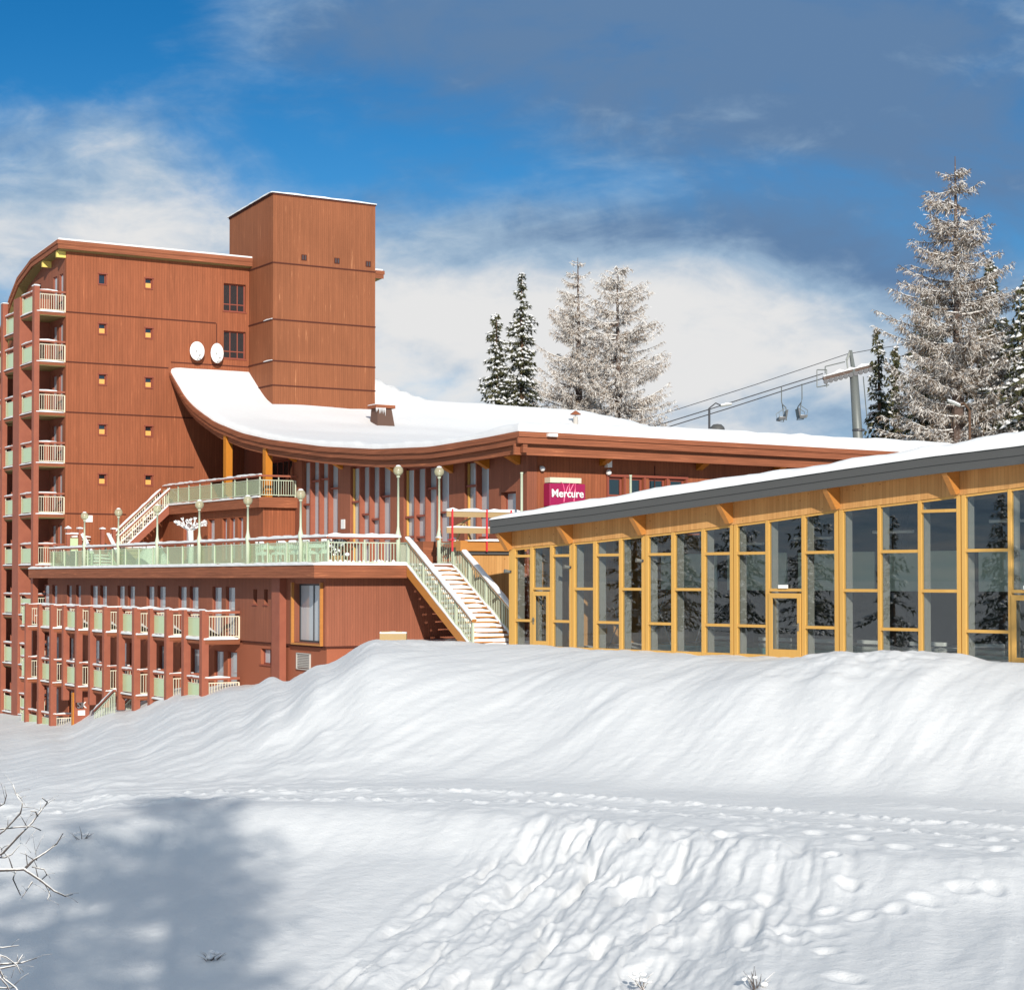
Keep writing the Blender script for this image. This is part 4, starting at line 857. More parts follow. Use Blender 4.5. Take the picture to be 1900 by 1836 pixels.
# ================================================================== UPPER STAIR (landing against the gable wall, flight to the upper deck)
us = thing('terrace_stair', 'snow covered timber stair climbing along the gable wall from the terrace to the upper deck', 'stairs', R, (2.3, -1.2, TZ))
LZ = 1.35; LB = -1.9
MB().box(.35, 2.5, LB, -.03, LZ-.25, LZ-.02).box(.45, .6, LB+.1, LB+.25, TZ, LZ-.25).build('landing', M['post'], us)
a0, a1 = 2.5, 5.15; zt = DZ-.1
for b in (LB+.06, -.45):
    MB().add([(a0-.15, b-.05, LZ-.45), (a0-.15, b+.05, LZ-.45), (a0-.15, b-.05, LZ), (a0-.15, b+.05, LZ), (a1, b-.05, zt-.45), (a1, b+.05, zt-.45), (a1, b-.05, zt+.03), (a1, b+.05, zt+.03)], [(0, 2, 3, 1), (4, 5, 7, 6), (0, 4, 6, 2), (1, 3, 7, 5), (2, 6, 7, 3), (0, 1, 5, 4)]).build('stringer', M['post'], us)
    r = MB(); n = 22
    for i in range(n+1): t = i/n; a = a0+(a1-a0)*t; z = LZ+(zt-LZ)*t; w_ = .035 if i % 5 == 0 else .012; r.box(a-w_, a+w_, b-w_*.7, b+w_*.7, z+.05, z+.85)
    r.beam((a0, b, LZ+.1), (a1, b, zt+.1), .04, .04); r.beam((a0, b, LZ+.8), (a1, b, zt+.8), .04, .04); r.build('railing', M['cream'], us)
    MB().beam((a0-.15, b, LZ+.85), (a1+.05, b, zt+.92), .12, .1).build('handrail', M['post'], us)
    s = MB(); snowstrip(s, (a0-.15, b, LZ+.90), (a1+.05, b, zt+.97), .17, .08); snowstrip(s, (a0-.15, b, LZ+.02), (a1, b, zt+.06), .12, .07, .3); s.build('snow', M['snow'], us)
for i in range(14):
    t = (i+.5)/14; a = a0+(a1-a0)*t; z = LZ+(zt-LZ)*(i+1)/14-.05; o = MB().box(a-.12, a+.14, LB+.12, -.51, z-.04, z).build('tread', M['post'], us)
    snowstrip(MB(), (a, LB+.15, z), (a, -.55, z), .24, .06).build('snow', M['snow'], o)
for x, b in ((126, LB), (148, LB), (190, LB), (211, LB)):
    a = R.hit(x, 1000, b=b)[0]; MB().box(a-.09, a+.09, b-.09, b+.09, TZ, 2.62).build('newel_post', M['post'], us); snowstrip(MB(), (a-.14, b, 2.62), (a+.14, b, 2.62), .28, .1, .1).build('snow_cap', M['snow'], us)
r = MB(); x0 = R.hit(126, 1000, b=LB)[0]; x1 = R.hit(148, 1000, b=LB)[0]; x2 = R.hit(190, 1000, b=LB)[0]
r.box(x0+.1, x1-.1, LB-.02, LB+.02, LZ+.05, LZ+.75); r.build('glass_panel', M['gpanel'], us)
r = MB(); balrail(r, (x1+.12, LB+1.7), (x2-.1, LB+1.7), LZ+.7, LZ+.1, .12, .02, False); r.build('railing', M['cream'], us)
MB().box(x0-.05, x1-.1, LB-.06, LB+.06, LZ+.9, LZ+.98).box(x1+.1, x2-.1, LB+1.64, LB+1.76, LZ+.78, LZ+.86).build('handrail', M['post'], us)
s = MB(); snowstrip(s, (x0-.1, LB, LZ+.98), (x1-.1, LB, LZ+.98), .2, .1); snowstrip(s, (x1+.1, LB+1.7, LZ+.86), (x2-.1, LB+1.7, LZ+.86), .2, .1)
for a in (x1+.12, x2+.32):
    r = MB().beam((a, LB, LZ+.95), (a, LB-1.6, TZ+.75), .11, .1).beam((a, LB, LZ-.05), (a, LB-1.6, TZ-.05), .06, .2).box(a-.04, a+.04, LB-1.6, LB-1.5, TZ, TZ+.8).build('handrail', M['green'], us)
    snowstrip(s, (a, LB, LZ+1.0), (a, LB-1.6, TZ+.8), .2, .1)
s.build('snow', M['snow'], us)
for i in range(5):
    b = LB-.15-i*.3; z = LZ-.17*(i+1); o = MB().box(x1+.17, x2+.27, b-.15, b+.15, z-.05, z).build('tread', M['post'], us); snowstrip(MB(), (x1+.2, b, z), (x2+.25, b, z), .3, .09).build('snow', M['snow'], o)
a, b, z = R.hit(165, 962, b=-.02); MB().box(a-.2, a+.2, -.04, -.002, z-.18, z+.18).build('notice_board', M['white'], blk)
# ================================================================== THINGS ON THE TERRACE
def at_terr(x, b): a = R.hit(x, 1030, b=b)[0]; return a
# small pollarded tree in snow
b = -8.0; a = R.hit(354, 1030, b=b)[0]
t = thing('snowy_pollard_tree', 'small bare pollarded tree thick with snow on the terrace', 'tree', R, (a, b, TZ))
MB().tube([(a, b, TZ), (a+.03, b, TZ+1.1), (a-.02, b, TZ+2.0)], [.16, .13, .15], 8).build('trunk', M['tarp'], t, True)
m_ = MB(); rr = random.Random(3)
def twigs(p, d, L, r_, dep):
    q = p+d*L; m_.tube([p, p+d*L*.5+Vector((rr.uniform(-.03, .03), rr.uniform(-.03, .03), 0)), q], [r_, r_*.9, r_*.7], 5)
    if dep:
        for i in range(3): twigs(q, (d+Vector((rr.uniform(-.8, .8), rr.uniform(-.8, .8), rr.uniform(-.35, .6)))).normalized(), L*.62, r_*.7, dep-1)
for i in range(7): th = i*.9; twigs(Vector((a, b, TZ+1.9)), Vector((cos(th), sin(th), .55)).normalized(), .5, .07, 2)
m_.build('crown', M['snow'], t, True)
def table(x, b, lab, sx=.6, sy=.35):
    a = b; b = R.hit(x, 1030, a=a)[1]; t = thing('garden_table', lab, 'table', R, (a, b, TZ+.05))
    o = MB().box(a-sx, a+sx, b-sy, b+sy, TZ+.72, TZ+.76).build('tabletop', M['green'], t); s = MB(); snowstrip(s, (a-sx, b, TZ+.76), (a+sx, b, TZ+.76), sy*2, .14, .25); s.build('snow', M['snow'], t)
    for i in (-1, 1):
        for j_ in (-1, 1): MB().box(a+i*(sx-.08)-.025, a+i*(sx-.08)+.025, b+j_*(sy-.08)-.025, b+j_*(sy-.08)+.025, TZ+.05, TZ+.719).build('leg', M['white'], t)
def chair(x, b, lab, rot):
    a = b; b = R.hit(x, 1030, a=a)[1]; t = thing('garden_chair', lab, 'chair', R, (a, b, TZ+.05), 'snowy chairs on the terrace'); og = (a, b)
    def Q(u, v): return (a+u*cos(rot)-v*sin(rot), b+u*sin(rot)+v*cos(rot))
    def rb_(m_, u0, u1, v0, v1, z0, z1): c = [Q(u0, v0), Q(u1, v0), Q(u1, v1), Q(u0, v1)]; return m_.hexa([(p[0], p[1], z0) for p in c]+[(p[0], p[1], z1) for p in c])
    z = TZ+.05; rb_(MB(), -.22, .22, -.22, .22, z+.42, z+.45).build('seat', M['white'], t)
    m_ = MB(); [rb_(m_, -.22+i*.1, -.19+i*.1, .2, .23, z+.45, z+.9) for i in range(5)]; rb_(m_, -.22, .22, .2, .23, z+.9, z+.95); m_.build('backrest', M['white'], t)
    for i in (-1, 1):
        for j_ in (-1, 1): m_ = MB(); rb_(m_, i*.2-.02, i*.2+.02, j_*.2-.02, j_*.2+.02, z, z+.419); m_.build('leg', M['white'], t)
    m_ = MB(); p0 = Q(-.2, 0); p1 = Q(.2, 0); snowstrip(m_, (p0[0], p0[1], z+.45), (p1[0], p1[1], z+.45), .4, .13, .12); p0 = Q(-.22, .215); p1 = Q(.22, .215); snowstrip(m_, (p0[0], p0[1], z+.95), (p1[0], p1[1], z+.95), .07, .07, .1); m_.build('snow', M['snow'], t)
table(503, 1.3, 'snow topped green garden table left of the sixth globe lamp'); table(537, 1.6, 'snow topped garden table in front of the red lower wall, middle of three')
table(592, 1.2, 'snow topped garden table between the sixth globe lamp and the railing corner', .6)
for i, (x, b, ro_, lb) in enumerate(((488, .6, .3, 'leftmost snowy white chair behind the glass railing'), (516, .7, 3.3, 'snowy white chair between the two left garden tables'), (549, .8, .1, 'snowy white chair right behind the sixth globe lamp'), (575, .7, 1.8, 'snowy white chair turned sideways beside the right garden table'), (603, .5, 3.0, 'rightmost snowy white chair behind the railing corner'))): chair(x, b, lb, ro_)
b = -12.; a = at_terr(283, b); t = thing('covered_table', 'round terrace table under a snow laden white tarpaulin', 'covered table', R, (a, b, TZ))
MB().lathe((a, b, TZ+.05), [(.85, 0), (.8, .25), (.66, .55), (.5, .8), (.48, .86), (.001, .9)], 14).build('tarpaulin', M['tarp'], t)
MB().lathe((a, b, TZ+.93), [(.52, -.04), (.5, .08), (.3, .17), (.001, .2)], 14).build('snow', M['snow'], t, True)
a = at_terr(247, -11); t = thing('timber_crate', 'pale wooden crate dusted with snow beside the covered table', 'crate', R, (a, -11, TZ)); m_ = MB()
for i in range(5): m_.box(a-.55, a+.55, -11.4, -10.6, TZ+.06+i*.19, TZ+.22+i*.19)
m_.build('box', M['crate'], t); snowstrip(MB(), (a-.55, -11, TZ+.98), (a+.55, -11, TZ+.98), .8, .1).build('snow', M['snow'], t)
# snow laden shrubs in pots by the railing corner
for x, lb, sc in ((622, 'snow laden potted shrub at the railing corner', 1), (636, 'taller snow laden potted shrub right of the corner shrub', 1.15)):
    b = -33.9; a = at_terr(x, b); t = thing('potted_shrub', lb, 'potted plant', R, (a, b, TZ)); rr = random.Random(x)
    MB().lathe((a, b, TZ+.05), [(.001, 0), (.16, 0), (.22, .3), (.001, .3)], 10).build('pot', M['crate'], t); f = MB(); s = MB()
    for i in range(60):
        p = Vector((rr.gauss(0, .16), rr.gauss(0, .16), rr.uniform(.3, .95*sc))); q = p+Vector((rr.uniform(-.12, .12), rr.uniform(-.12, .12), .14)); f.tube([Vector((a, b, TZ))+p, Vector((a, b, TZ))+q], [.03, .004], 4)
        if i % 4 == 0: s.sphere((a+p.x, b+p.y, TZ+p.z+.06), rr.uniform(.06, .11), 7, .7)
    f.build('foliage', M['needle'], t); s.build('snow', M['snow'], t, True)
# ================================================================== PINE SIDE WALL, PLATFORM AND GUARD RAIL
pb = -36.2; pa0 = sa1+.12; pa1 = R.hit(952, 1100, b=pb)[0]+.6
pw = thing('pine_link_wall', 'pine clad wall panel with orange beam between the main stair and the glass hall', 'wall', R, ((pa0+pa1)/2, pb, -2.6))
zt = R.hit(900, 1022, b=pb)[2]; zu = R.hit(900, 1003, b=pb)[2]
MB().box(pa0, pa1, pb+.15, pb+.35, -3, zt-.002).build('cladding', M['pine'], pw); MB().box(pa0-.3, pa1, pb-.05, pb+.3, zt, zu).build('beam', M['pinebeam'], pw); MB().box(pa0-.1, pa1, pb+.05, pb+.14, zt-.13, zt-.003).build('flashing', M['fasciagrey'], pw)
MB().box(pa0-.3, pa1, pb+.301, TB-.02, zu-.25, zu-.02).build('platform', M['pinebeam'], pw)
gr = thing('guard_rail', 'temporary guard rail of pale planks on red steel uprights above the orange beam', 'railing', R, (pa0+.5, pb, zu))
for x in (839, 903, 948):
    a = R.hit(x, 1000, b=pb-.08)[0]; MB().box(a-.03, a+.03, pb-.12, pb-.06, zt-.02, 2.62).box(a-.1, a+.1, pb-.12, pb+.1, zu+.0, zu+.05).build('upright', M['redpaint'], gr)
ax0 = R.hit(828, 950, b=pb)[0]
for z0, z1 in ((2.32, 2.55), (1.70, 1.93)): MB().box(ax0, pa1-.2, pb-.055, pb-.015, z0, z1).build('plank', M['crate'], gr)
s = MB(); snowstrip(s, (ax0, pb-.03, 2.55), (pa1-.2, pb-.03, 2.55), .12, .09, .25, .5); snowstrip(s, (ax0, pb-.03, 1.93), (pa1-.2, pb-.03, 1.93), .08, .04); snowstrip(s, (pa0, pb, zu), (pa1-.3, pb, zu), .3, .06); s.build('snow', M['snow'], gr)
t = thing('timber_trestle', 'small pale timber trestle standing behind the guard rail planks', 'trestle', R, (pa0+1, pb+.5, zu)); a = R.hit(862, 970, b=pb+.5)[0]
m_ = MB().beam((a-.35, pb+.5, zu), (a-.05, pb+.5, 2.1), .06, .06).beam((a+.3, pb+.5, zu), (a, pb+.5, 2.1), .06, .06).beam((a-.45, pb+.5, 1.95), (a+.25, pb+.5, 2.3), .1, .05); m_.build('trestle_frame', M['crate'], t)
# crate on the snow and stray board
x, y = px2g(730, 1182); t = thing('snowy_timber_stack', 'short stack of pale timber half buried in the snow below the red wall', 'timber stack', G, (0, 63, -2.3))
Xc = (730-950)/3440*63; m_ = MB().box(Xc-.45, Xc+.45, 62.8, 63.3, -2.15, -1.88).box(Xc-.4, Xc+.3, 62.85, 63.2, -1.87, -1.81); m_.build('planks', M['crate'], t); snowstrip(MB(), (Xc-.45, 63.05, -1.86), (Xc+.45, 63.05, -1.86), .45, .07).build('snow', M['snow'], t)
# ================================================================== GLAZED POOL HALL (frame P)
ph = thing('glazed_pool_hall', 'long single storey hall with pine framed glass wall under a snowy grey edged roof', 'building', P)
F0 = -2.50
def pa(x): return P.hit(x, 1100, b=0)[0]
def headz(a):
    return itp(HD, a)
HD = [(P.hit(x, y, b=0)[0], P.hit(x, y, b=0)[2]) for x, y in ((955, 1017), (1106, 1003), (1280, 984), (1426, 965), (1563, 945), (1710, 928), (1880, 906))]
HD = [(-1, HD[0][1]-.08)]+HD+[(HD[-1][0]+8, HD[-1][1]+.62)]
OV = -.85
FD = [(P.hit(x, y, b=OV)[0], P.hit(x, y, b=OV)[2]) for x, y in ((910, 990), (1100, 967.5), (1280, 942), (1560, 902), (1730, 879), (1890, 861))]
FD = FD+[(FD[-1][0]+8, FD[-1][1]+.62)]
def rz(a): return itp(FD, a)
aL, aR = FD[0][0], FD[-1][0]
mull = [(947, 958), (986, 991), (1023, 1028), (1059, 1068), (1103, 1109), (1151, 1156), (1193, 1205), (1248, 1254), (1304, 1310), (1357, 1370), (1423, 1429), (1490, 1496), (1551, 1567), (1631, 1636), (1706, 1712), (1778, 1794), (1873, 1879)]
ZT = {'L': -1.50, 'M': -.37, 'H': .78, 'T': 1.93}
kinds = ['A', 'D', 'A', 'B', 'A', 'B', 'A', 'B', 'A', 'A', 'D', 'A', 'B', 'A', 'B', 'A', 'D']
edges = [(pa(x0), pa(x1)) for x0, x1 in mull]
la = edges[-1][1]
i = 0
while la < aR-1.9: edges.append((la+1.25, la+1.35)); kinds.append('AB'[i % 2]); la += 1.35; i += 1
def hexrow(m_, a0, a1, b0, b1, zf0, zf1): return m_.add([(a0, b0, zf0(a0)), (a1, b0, zf0(a1)), (a1, b1, zf0(a1)), (a0, b1, zf0(a0)), (a0, b0, zf1(a0)), (a1, b0, zf1(a1)), (a1, b1, zf1(a1)), (a0, b1, zf1(a0))], [(0, 3, 2, 1), (4, 5, 6, 7), (0, 1, 5, 4), (1, 2, 6, 5), (2, 3, 7, 6), (3, 0, 4, 7)])
# structural grid: glazing bays
for i, (e0, e1) in enumerate(edges):
    m_ = MB(); dbl = (e1-e0) > .2
    if dbl and i > 0:
        mid = (e0+e1)/2; hexrow(m_, e0, mid-.02, -.07, .07, lambda a: F0, headz); hexrow(m_, mid+.02, e1, -.07, .07, lambda a: F0, headz); hexrow(m_, mid-.019, mid+.019, -.0, .06, lambda a: F0, headz)
    else: hexrow(m_, e0, e1, -.07, .07, lambda a: F0, headz)
    o = m_.build('mullion', M['pineframe'], ph)
    n_ = MB(); hexrow(n_, e0+.01, e1-.01, .13, .42, lambda a: F0, lambda a: headz(a)+.1); n_.build('inner_frame', M['innergrey'], o)
ext_lamps = []
for i in range(len(edges)-1):
    a0, a1 = edges[i][1], edges[i+1][0]; k_ = kinds[i]; w_ = .045
    MB().box(a0+.001, a1-.001, -.06, .06, F0, F0+.12).build('sill', M['pineframe'], ph)
    hexrow(MB(), a0+.001, a1-.001, -.05, .05, lambda a: headz(a)-.07, lambda a: headz(a)-.002).build('head_rail', M['pineframe'], ph)
    zs = {'A': ('L', 'H'), 'B': ('M', 'T'), 'D': ('M',)}[k_]
    for zk in zs:
        z = ZT[zk]
        if z < min(headz(a0), headz(a1))-.2: o = MB().box(a0+.001, a1-.001, -.06, .06, z-w_, z+w_).build('transom', M['pineframe'], ph); MB().box(a0+.01, a1-.01, .12, .40, z-.03, z+.03).build('inner_frame', M['innergrey'], o) if k_ != 'D' else None
    g = MB(); hexrow(g, a0+.001, a1-.001, -.006, .006, lambda a: F0+.05, lambda a: headz(a)-.02); 
    g.build('glazing', M['poolglass'], ph)
    if k_ == 'D':
        d = MB().box(a0+.02, a0+.15, -.11, -.062, F0+.05, ZT['M']-.1).box(a1-.15, a1-.02, -.11, -.062, F0+.05, ZT['M']-.1).box(a0+.151, a1-.151, -.11, -.062, ZT['M']-.25, ZT['M']-.1).box(a0+.151, a1-.151, -.11, -.062, F0+.05, F0+.3)
        d = d.build('door', M['pineframe'], ph)
        hx = a1-.1 if i > 5 else a0+.08; sg_ = -1 if i > 5 else 1
        MB().box(hx-.02, hx+.02, -.13, -.111, -1.62, -1.38).tube([(hx, -.12, -1.45), (hx, -.19, -1.45), (hx+sg_*.16, -.19, -1.45)], .014).build('handle', M['metal'], d)
        MB().box(a0+.4, a0+.75, -.11, -.062, ZT['M']+.05, ZT['M']+.16).build('door_light', M['white'], ph) if i > 5 else None
# timber band above the glass
tb = MB(); AA = [pa(947)-.02+i*1.0 for i in range(0, int(aR-aL)-1)]
for a0, a1 in zip(AA[:-1], AA[1:]): hexrow(tb, a0, a1, -.09, .12, headz, lambda a: rz(a)+.12)
tb.build('timber_band', M['pine'], ph)
# rafters carrying the eaves
for x in (935, 1048, 1183, 1345, 1543, 1765, 2010):
    a = P.hit(x, 1000, b=-.4)[0]; z0_ = rz(a)
    MB().add([(a-.09, OV+.1, z0_-.02), (a+.09, OV+.1, z0_-.02), (a+.09, -.095, z0_-.56), (a-.09, -.095, z0_-.56), (a-.09, -.28, z0_-.6), (a+.09, -.28, z0_-.6), (a-.09, OV+.1, z0_+.1), (a+.09, OV+.1, z0_+.1), (a+.09, -.095, z0_+.1), (a-.09, -.095, z0_+.1)],
             [(0, 1, 5, 4), (4, 5, 2, 3), (6, 9, 8, 7), (0, 6, 7, 1), (3, 2, 8, 9), (0, 4, 3, 9, 6), (1, 7, 8, 2, 5)]).build('rafter', M['pinebeam'], ph)
rf = MB(); sn = MB(); so_ = MB(); fa = MB()
BD = 9.5
AR = [aL+i*.75 for i in range(int((aR-aL)/.75)+1)]
for a0, a1 in zip(AR[:-1], AR[1:]):
    hexrow(rf, a0, a1, OV+.06, BD, lambda a: rz(a)+.12, lambda a: rz(a)+.46)
    hexrow(fa, a0, a1, OV, OV+.058, lambda a: rz(a)+.24, lambda a: rz(a)+.5); hexrow(fa, a0, a1, OV+.03, OV+.059, lambda a: rz(a), lambda a: rz(a)+.238)
    hexrow(so_, a0, a1, OV+.06, -.1, lambda a: rz(a)+.07, lambda a: rz(a)+.118)
fa.box(aL-.03, aL-.001, OV, BD, rz(aL), rz(aL)+.5)
ro2 = rf.build('roof', M['fasciagrey'], ph); fa.build('fascia', M['fasciagrey'], ro2); so_.build('soffit', M['pine'], ro2)
AF = [aL-.03, aL+.0, aL+.1, aL+.3]+[aL+.5+i*.3 for i in range(int((aR-aL)/.3)-2)]; BF = [OV-.05, OV-.02, OV+.05, OV+.18, OV+.4]+[OV+.7+i*.45 for i in range(23)]
for a in AF:
    for b in BF:
        e = min((a-aL+.03)/.35, (b-OV+.05)/.32); e = max(0, min(1, e)); e = sqrt(1-(1-e)**2)
        n_ = mnoise.noise(Vector((a*.8, b*.8, 3))); n2_ = mnoise.noise(Vector((a*2.4, b*2.4, 8)))
        base_t = itp([(aL, .13), (aL+2, .2), (aL+4, .30), (aL+9, .33), (aL+16, .30), (aL+24, .45)], a)
        lip = base_t*(1+.22*n_+.12*n2_)+.10*max(0, min(1, (b-OV)/3))
        sn.v.append((a, b-(.03*n2_ if b < OV else 0), rz(a)+.49+lip*e))
nf = len(BF)
for i in range(len(AF)-1):
    for jj in range(nf-1): u = i*nf+jj; sn.f.append((u, u+nf, u+nf+1, u+1))
sn.build('roof_snow', M['snow'], ro2, True)
# inside of the hall
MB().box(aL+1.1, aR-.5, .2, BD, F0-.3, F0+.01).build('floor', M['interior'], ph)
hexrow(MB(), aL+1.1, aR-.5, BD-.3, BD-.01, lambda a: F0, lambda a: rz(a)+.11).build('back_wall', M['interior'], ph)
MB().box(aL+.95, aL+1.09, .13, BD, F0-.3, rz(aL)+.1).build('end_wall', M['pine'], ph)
MB().box(5, aR-1, 1.4, 5.5, F0+.012, F0+.25).build('pool_basin', M['water'], ph)
for a0 in (9.2, 12.7, 16.2, 19.7, 23.2):
    MB().box(a0, a0+3.1, 4.6, 4.66, -.42, .86).build('blind', M['blind'], ph)
for a0 in (3.0, 6.1): MB().box(a0, a0+2.6, 4.6, 4.66, -.42, .86).build('blind', M['blind'], ph)
for a0 in (5.9, 12.4, 19.3): MB().box(a0, a0+.3, 5.6, 5.9, F0, rz(a0)+.1).build('column', M['steel'], ph)
for a0, z in ((7.5, 1.15), (10.3, 1.3), (13.4, 1.45), (17.6, 1.7)): MB().tube([(a0, 3, z), (a0+1.5, 3, z)], .05, 8).build('tube_lamp', M['tubelight'], ph)
for i in range(9): a0 = 4.5+i*2.1; MB().box(a0, a0+1.3, 5.7, 5.9, F0+.3, F0+.42).build('bench', M['tarp'], ph)
q_ = MB()
for a0, da, z1 in ((3.3, .8, .6), (4.1, -.7, .4), (5.0, .9, .9), (6.3, -.9, .5), (7.2, .6, .8)): q_.tube([(a0, 1.5, F0+.05), (a0+da, 1.7, z1-1.3)], .022, 5)
q_.build('scaffold_struts', M['metal'], ph)
# wall spotlights on the frame
for x, y, lb in ((945, 1060, 'small grey spotlight on the corner post of the glass hall'), (1056, 1052, 'small grey spotlight on the first double mullion'), (1190, 1040, 'small grey spotlight on the second double mullion')):
    a, b, z = P.hit(x, y, b=-.15); t = thing('wall_spotlight', lb, 'spotlight', P, (a, -.07, z), 'spotlights on the glass hall')
    MB().box(a-.03, a+.03, -.12, -.071, z-.04, z+.04).build('bracket_plate', M['steel'], t); MB().tube([(a-.02, -.12, z), (a-.1, -.3, z+.02)], [.05, .075], 10).build('lamp_head', M['metal'], t)
# ================================================================== CHAIRLIFT
LY = 170.0
def g_(x, y, Y=LY): r_ = pray(x, y); k_ = Y/r_[1]; return Vector((r_[0]*k_, Y, r_[2]*k_))
top = g_(1578, 650); bot = g_(1593, 830); z_base = -3.0
lp = thing('chairlift_pylon', 'grey steel chairlift pylon with snowy sheave crossarm behind the red building', 'lift pylon', G, (bot.x, LY, z_base))
hd = g_(1584, 690); MB().tube([(bot.x+.25, LY, z_base), bot, hd], [.50, .47, .38], 14).build('mast', M['metal'], lp, True)
MB().tube([hd, top], [.22, .16], 8).beam(top+Vector((-.0, 0, 0)), g_(1571, 668), .2, .2).beam(g_(1571, 668), g_(1574, 692), .12, .12).build('mast_head', M['metal'], lp)
MB().lathe((bot.x, LY, g_(1592, 798).z), [(.48, -.1), (.58, -.08), (.58, .1), (.48, .12)], 14).build('collar', M['steel'], lp)
MB().tube([g_(1597, 700)+Vector((.1, -.7, 0)), g_(1606, 800)+Vector((.1, -.7, 0))], .05).build('ladder', M['metal'], lp)
p0 = g_(1527, 703); p1 = g_(1628, 676); m_ = MB(); m_.beam(p0, p1, .35, .28); ca = m_.build('crossarm', M['snowbark'], lp)
m_ = MB()
for i in range(11):
    c = p0.lerp(p1, (i+.5)/11)+Vector((0, -.3, -.42)); m_.tube([c+Vector((0, -.12, .08)), c+Vector((0, .12, .08))], .22, 10)
m_.build('sheaves', M['steel'], ca)
snowstrip(MB(), p0+Vector((0, 0, .22)), p1+Vector((0, 0, .13)), .45, .22, .5, .8).build('snow', M['snow'], ca)
m_ = MB(); c0 = g_(1526, 696)
for dx in (0, .9): m_.tube([c0+Vector((dx-.5, 0, -1.1)), c0+Vector((dx-.5, 0, .5))], .05, 5)
m_.tube([c0+Vector((-.5, 0, .5)), c0+Vector((.4, 0, .5))], .05, 5).tube([c0+Vector((-.5, 0, -1.1)), c0+Vector((.6, 0, -.9))], .05, 5).tube([g_(1531, 680), g_(1568, 671)], .05, 5).tube([g_(1531, 680), g_(1531, 693)], .05, 5).build('maintenance_cage', M['metal'], lp)
cables = (('upper thin chairlift cable running to the pylon head', [(1180, 783), (1245, 763), (1400, 714), (1571, 657), (1620, 648), (1700, 636)], .035), ('middle chairlift cable rising left of the pylon, the left chair hangs on it', [(1150, 810), (1210, 792), (1320, 758), (1450, 717), (1527, 693)], .05), ('lower chairlift cable below the middle one, the right chair hangs on it', [(1160, 816), (1230, 795), (1350, 758), (1487, 714), (1530, 701)], .05))
for lb, pts, r_ in cables:
    t = MB().tube([g_(x, y) for x, y in pts], r_, 5).build('lift_cable', M['steel'], None); t['label'] = lb; t['category'] = 'cable'
def chair_lift(x, yt, yb, sg_, lab):
    p = g_(x, yt); h = (yb-yt)/FPX*LY; kx_ = .45; t = thing('chairlift_chair', lab, 'lift chair', G, tuple(p), 'chairs hanging on the lift')
    MB().tube([p, p+Vector((0, 0, -h*.42)), p+Vector((-.07*sg_, 0, -h*.5))], .05, 6).build('hanger', M['metal'], t)
    q = p+Vector((-.07*sg_, 0, -h*.5)); m_ = MB()
    for dy in (-.9, .9): m_.tube([q, q+Vector((-.2*sg_, dy, -h*.12)), q+Vector((-.25*sg_, dy, -h*.47)), q+Vector((.35*sg_, dy, -h*.44))], .05, 6); m_.tube([q+Vector((-.2*sg_, dy, -h*.12)), q+Vector((.45*sg_, dy, -h*.25)), q+Vector((.35*sg_, dy, -h*.44))], .03, 5)
    m_.build('chair_frame', M['metal'], t)
    s0 = q+Vector((.08*sg_, 0, -h*.42)); MB().hexa([s0+Vector(v) for v in ((-.36, -.9, -.1), (.36, -.9, -.0), (.36, .9, -.0), (-.36, .9, -.1), (-.36, -.9, .1), (.36, -.9, .18), (.36, .9, .18), (-.36, .9, .1))]).build('seat', M['steel'], t)
    MB().hexa([s0+Vector(v) for v in ((-.34*sg_-.05, -.9, .1), (-.34*sg_+.05, -.9, .1), (-.34*sg_+.05, .9, .1), (-.34*sg_-.05, .9, .1), (-.46*sg_-.05, -.9, .8), (-.46*sg_+.05, -.9, .8), (-.46*sg_+.05, .9, .8), (-.46*sg_-.05, .9, .8))]).build('backrest', M['steel'], t)
    snowstrip(MB(), s0+Vector((-.3, -.0, .16)), s0+Vector((.3, 0, .16)), 1.5, .06).build('snow', M['snow'], t)
chair_lift(1450, 717, 783, -1, 'chairlift chair on the left, facing left above the roof'); chair_lift(1488, 712, 780, 1, 'chairlift chair on the right, nearer the pylon')
# ================================================================== STREET LAMPS, DOME
def slamp(x, yt, yb, x2, y2, Y, lab, m_='steel'):
    p = g_(x, yt, Y); q = g_(x2, y2, Y); b = g_(x, yb, Y); t = thing('street_lamp', lab, 'street lamp', G, (p.x, Y, b.z-6), 'street lamps behind the roofs')
    MB().tube([(p.x, Y, b.z-6), (p.x, Y, p.z)], .07, 8).build('pole', M[m_], t); MB().tube([p, p+(q-p)*.5+Vector((0, 0, .25)), q], .045, 6).build('arm', M[m_], t)
    d = (q-p).normalized(); MB().beam(q-d*.1, q+d*.6, .2, .1).build('lamp_head', M['metal'], t); snowstrip(MB(), q-d*.1+Vector((0, 0, .07)), q+d*.6+Vector((0, 0, .05)), .2, .08).build('snow', M['snow'], t)
slamp(1316, 757, 800, 1340, 753, 115, 'street lamp with curved arm behind the middle of the red roof'); slamp(1799, 761, 812, 1778, 752, 95, 'rusty street lamp in front of the big frosted larch', 'bark')
p = g_(1331, 803, 112); t = thing('roof_dome', 'dark grey domed skylight peeking over the snowy roof beside a street lamp', 'skylight', G, (p.x, 112, p.z-3))
MB().lathe((p.x, 112, p.z-.05), [(.52, -3), (.52, -.3), (.50, .1), (.42, .4), (.25, .56), (.001, .6)], 14).build('dome', M['fasciagrey'], t, True); MB().lathe((p.x, 112, p.z-.5), [(.54, -.1), (.56, -.1), (.56, 0), (.54, 0)], 14).build('rim', M['steel'], t)
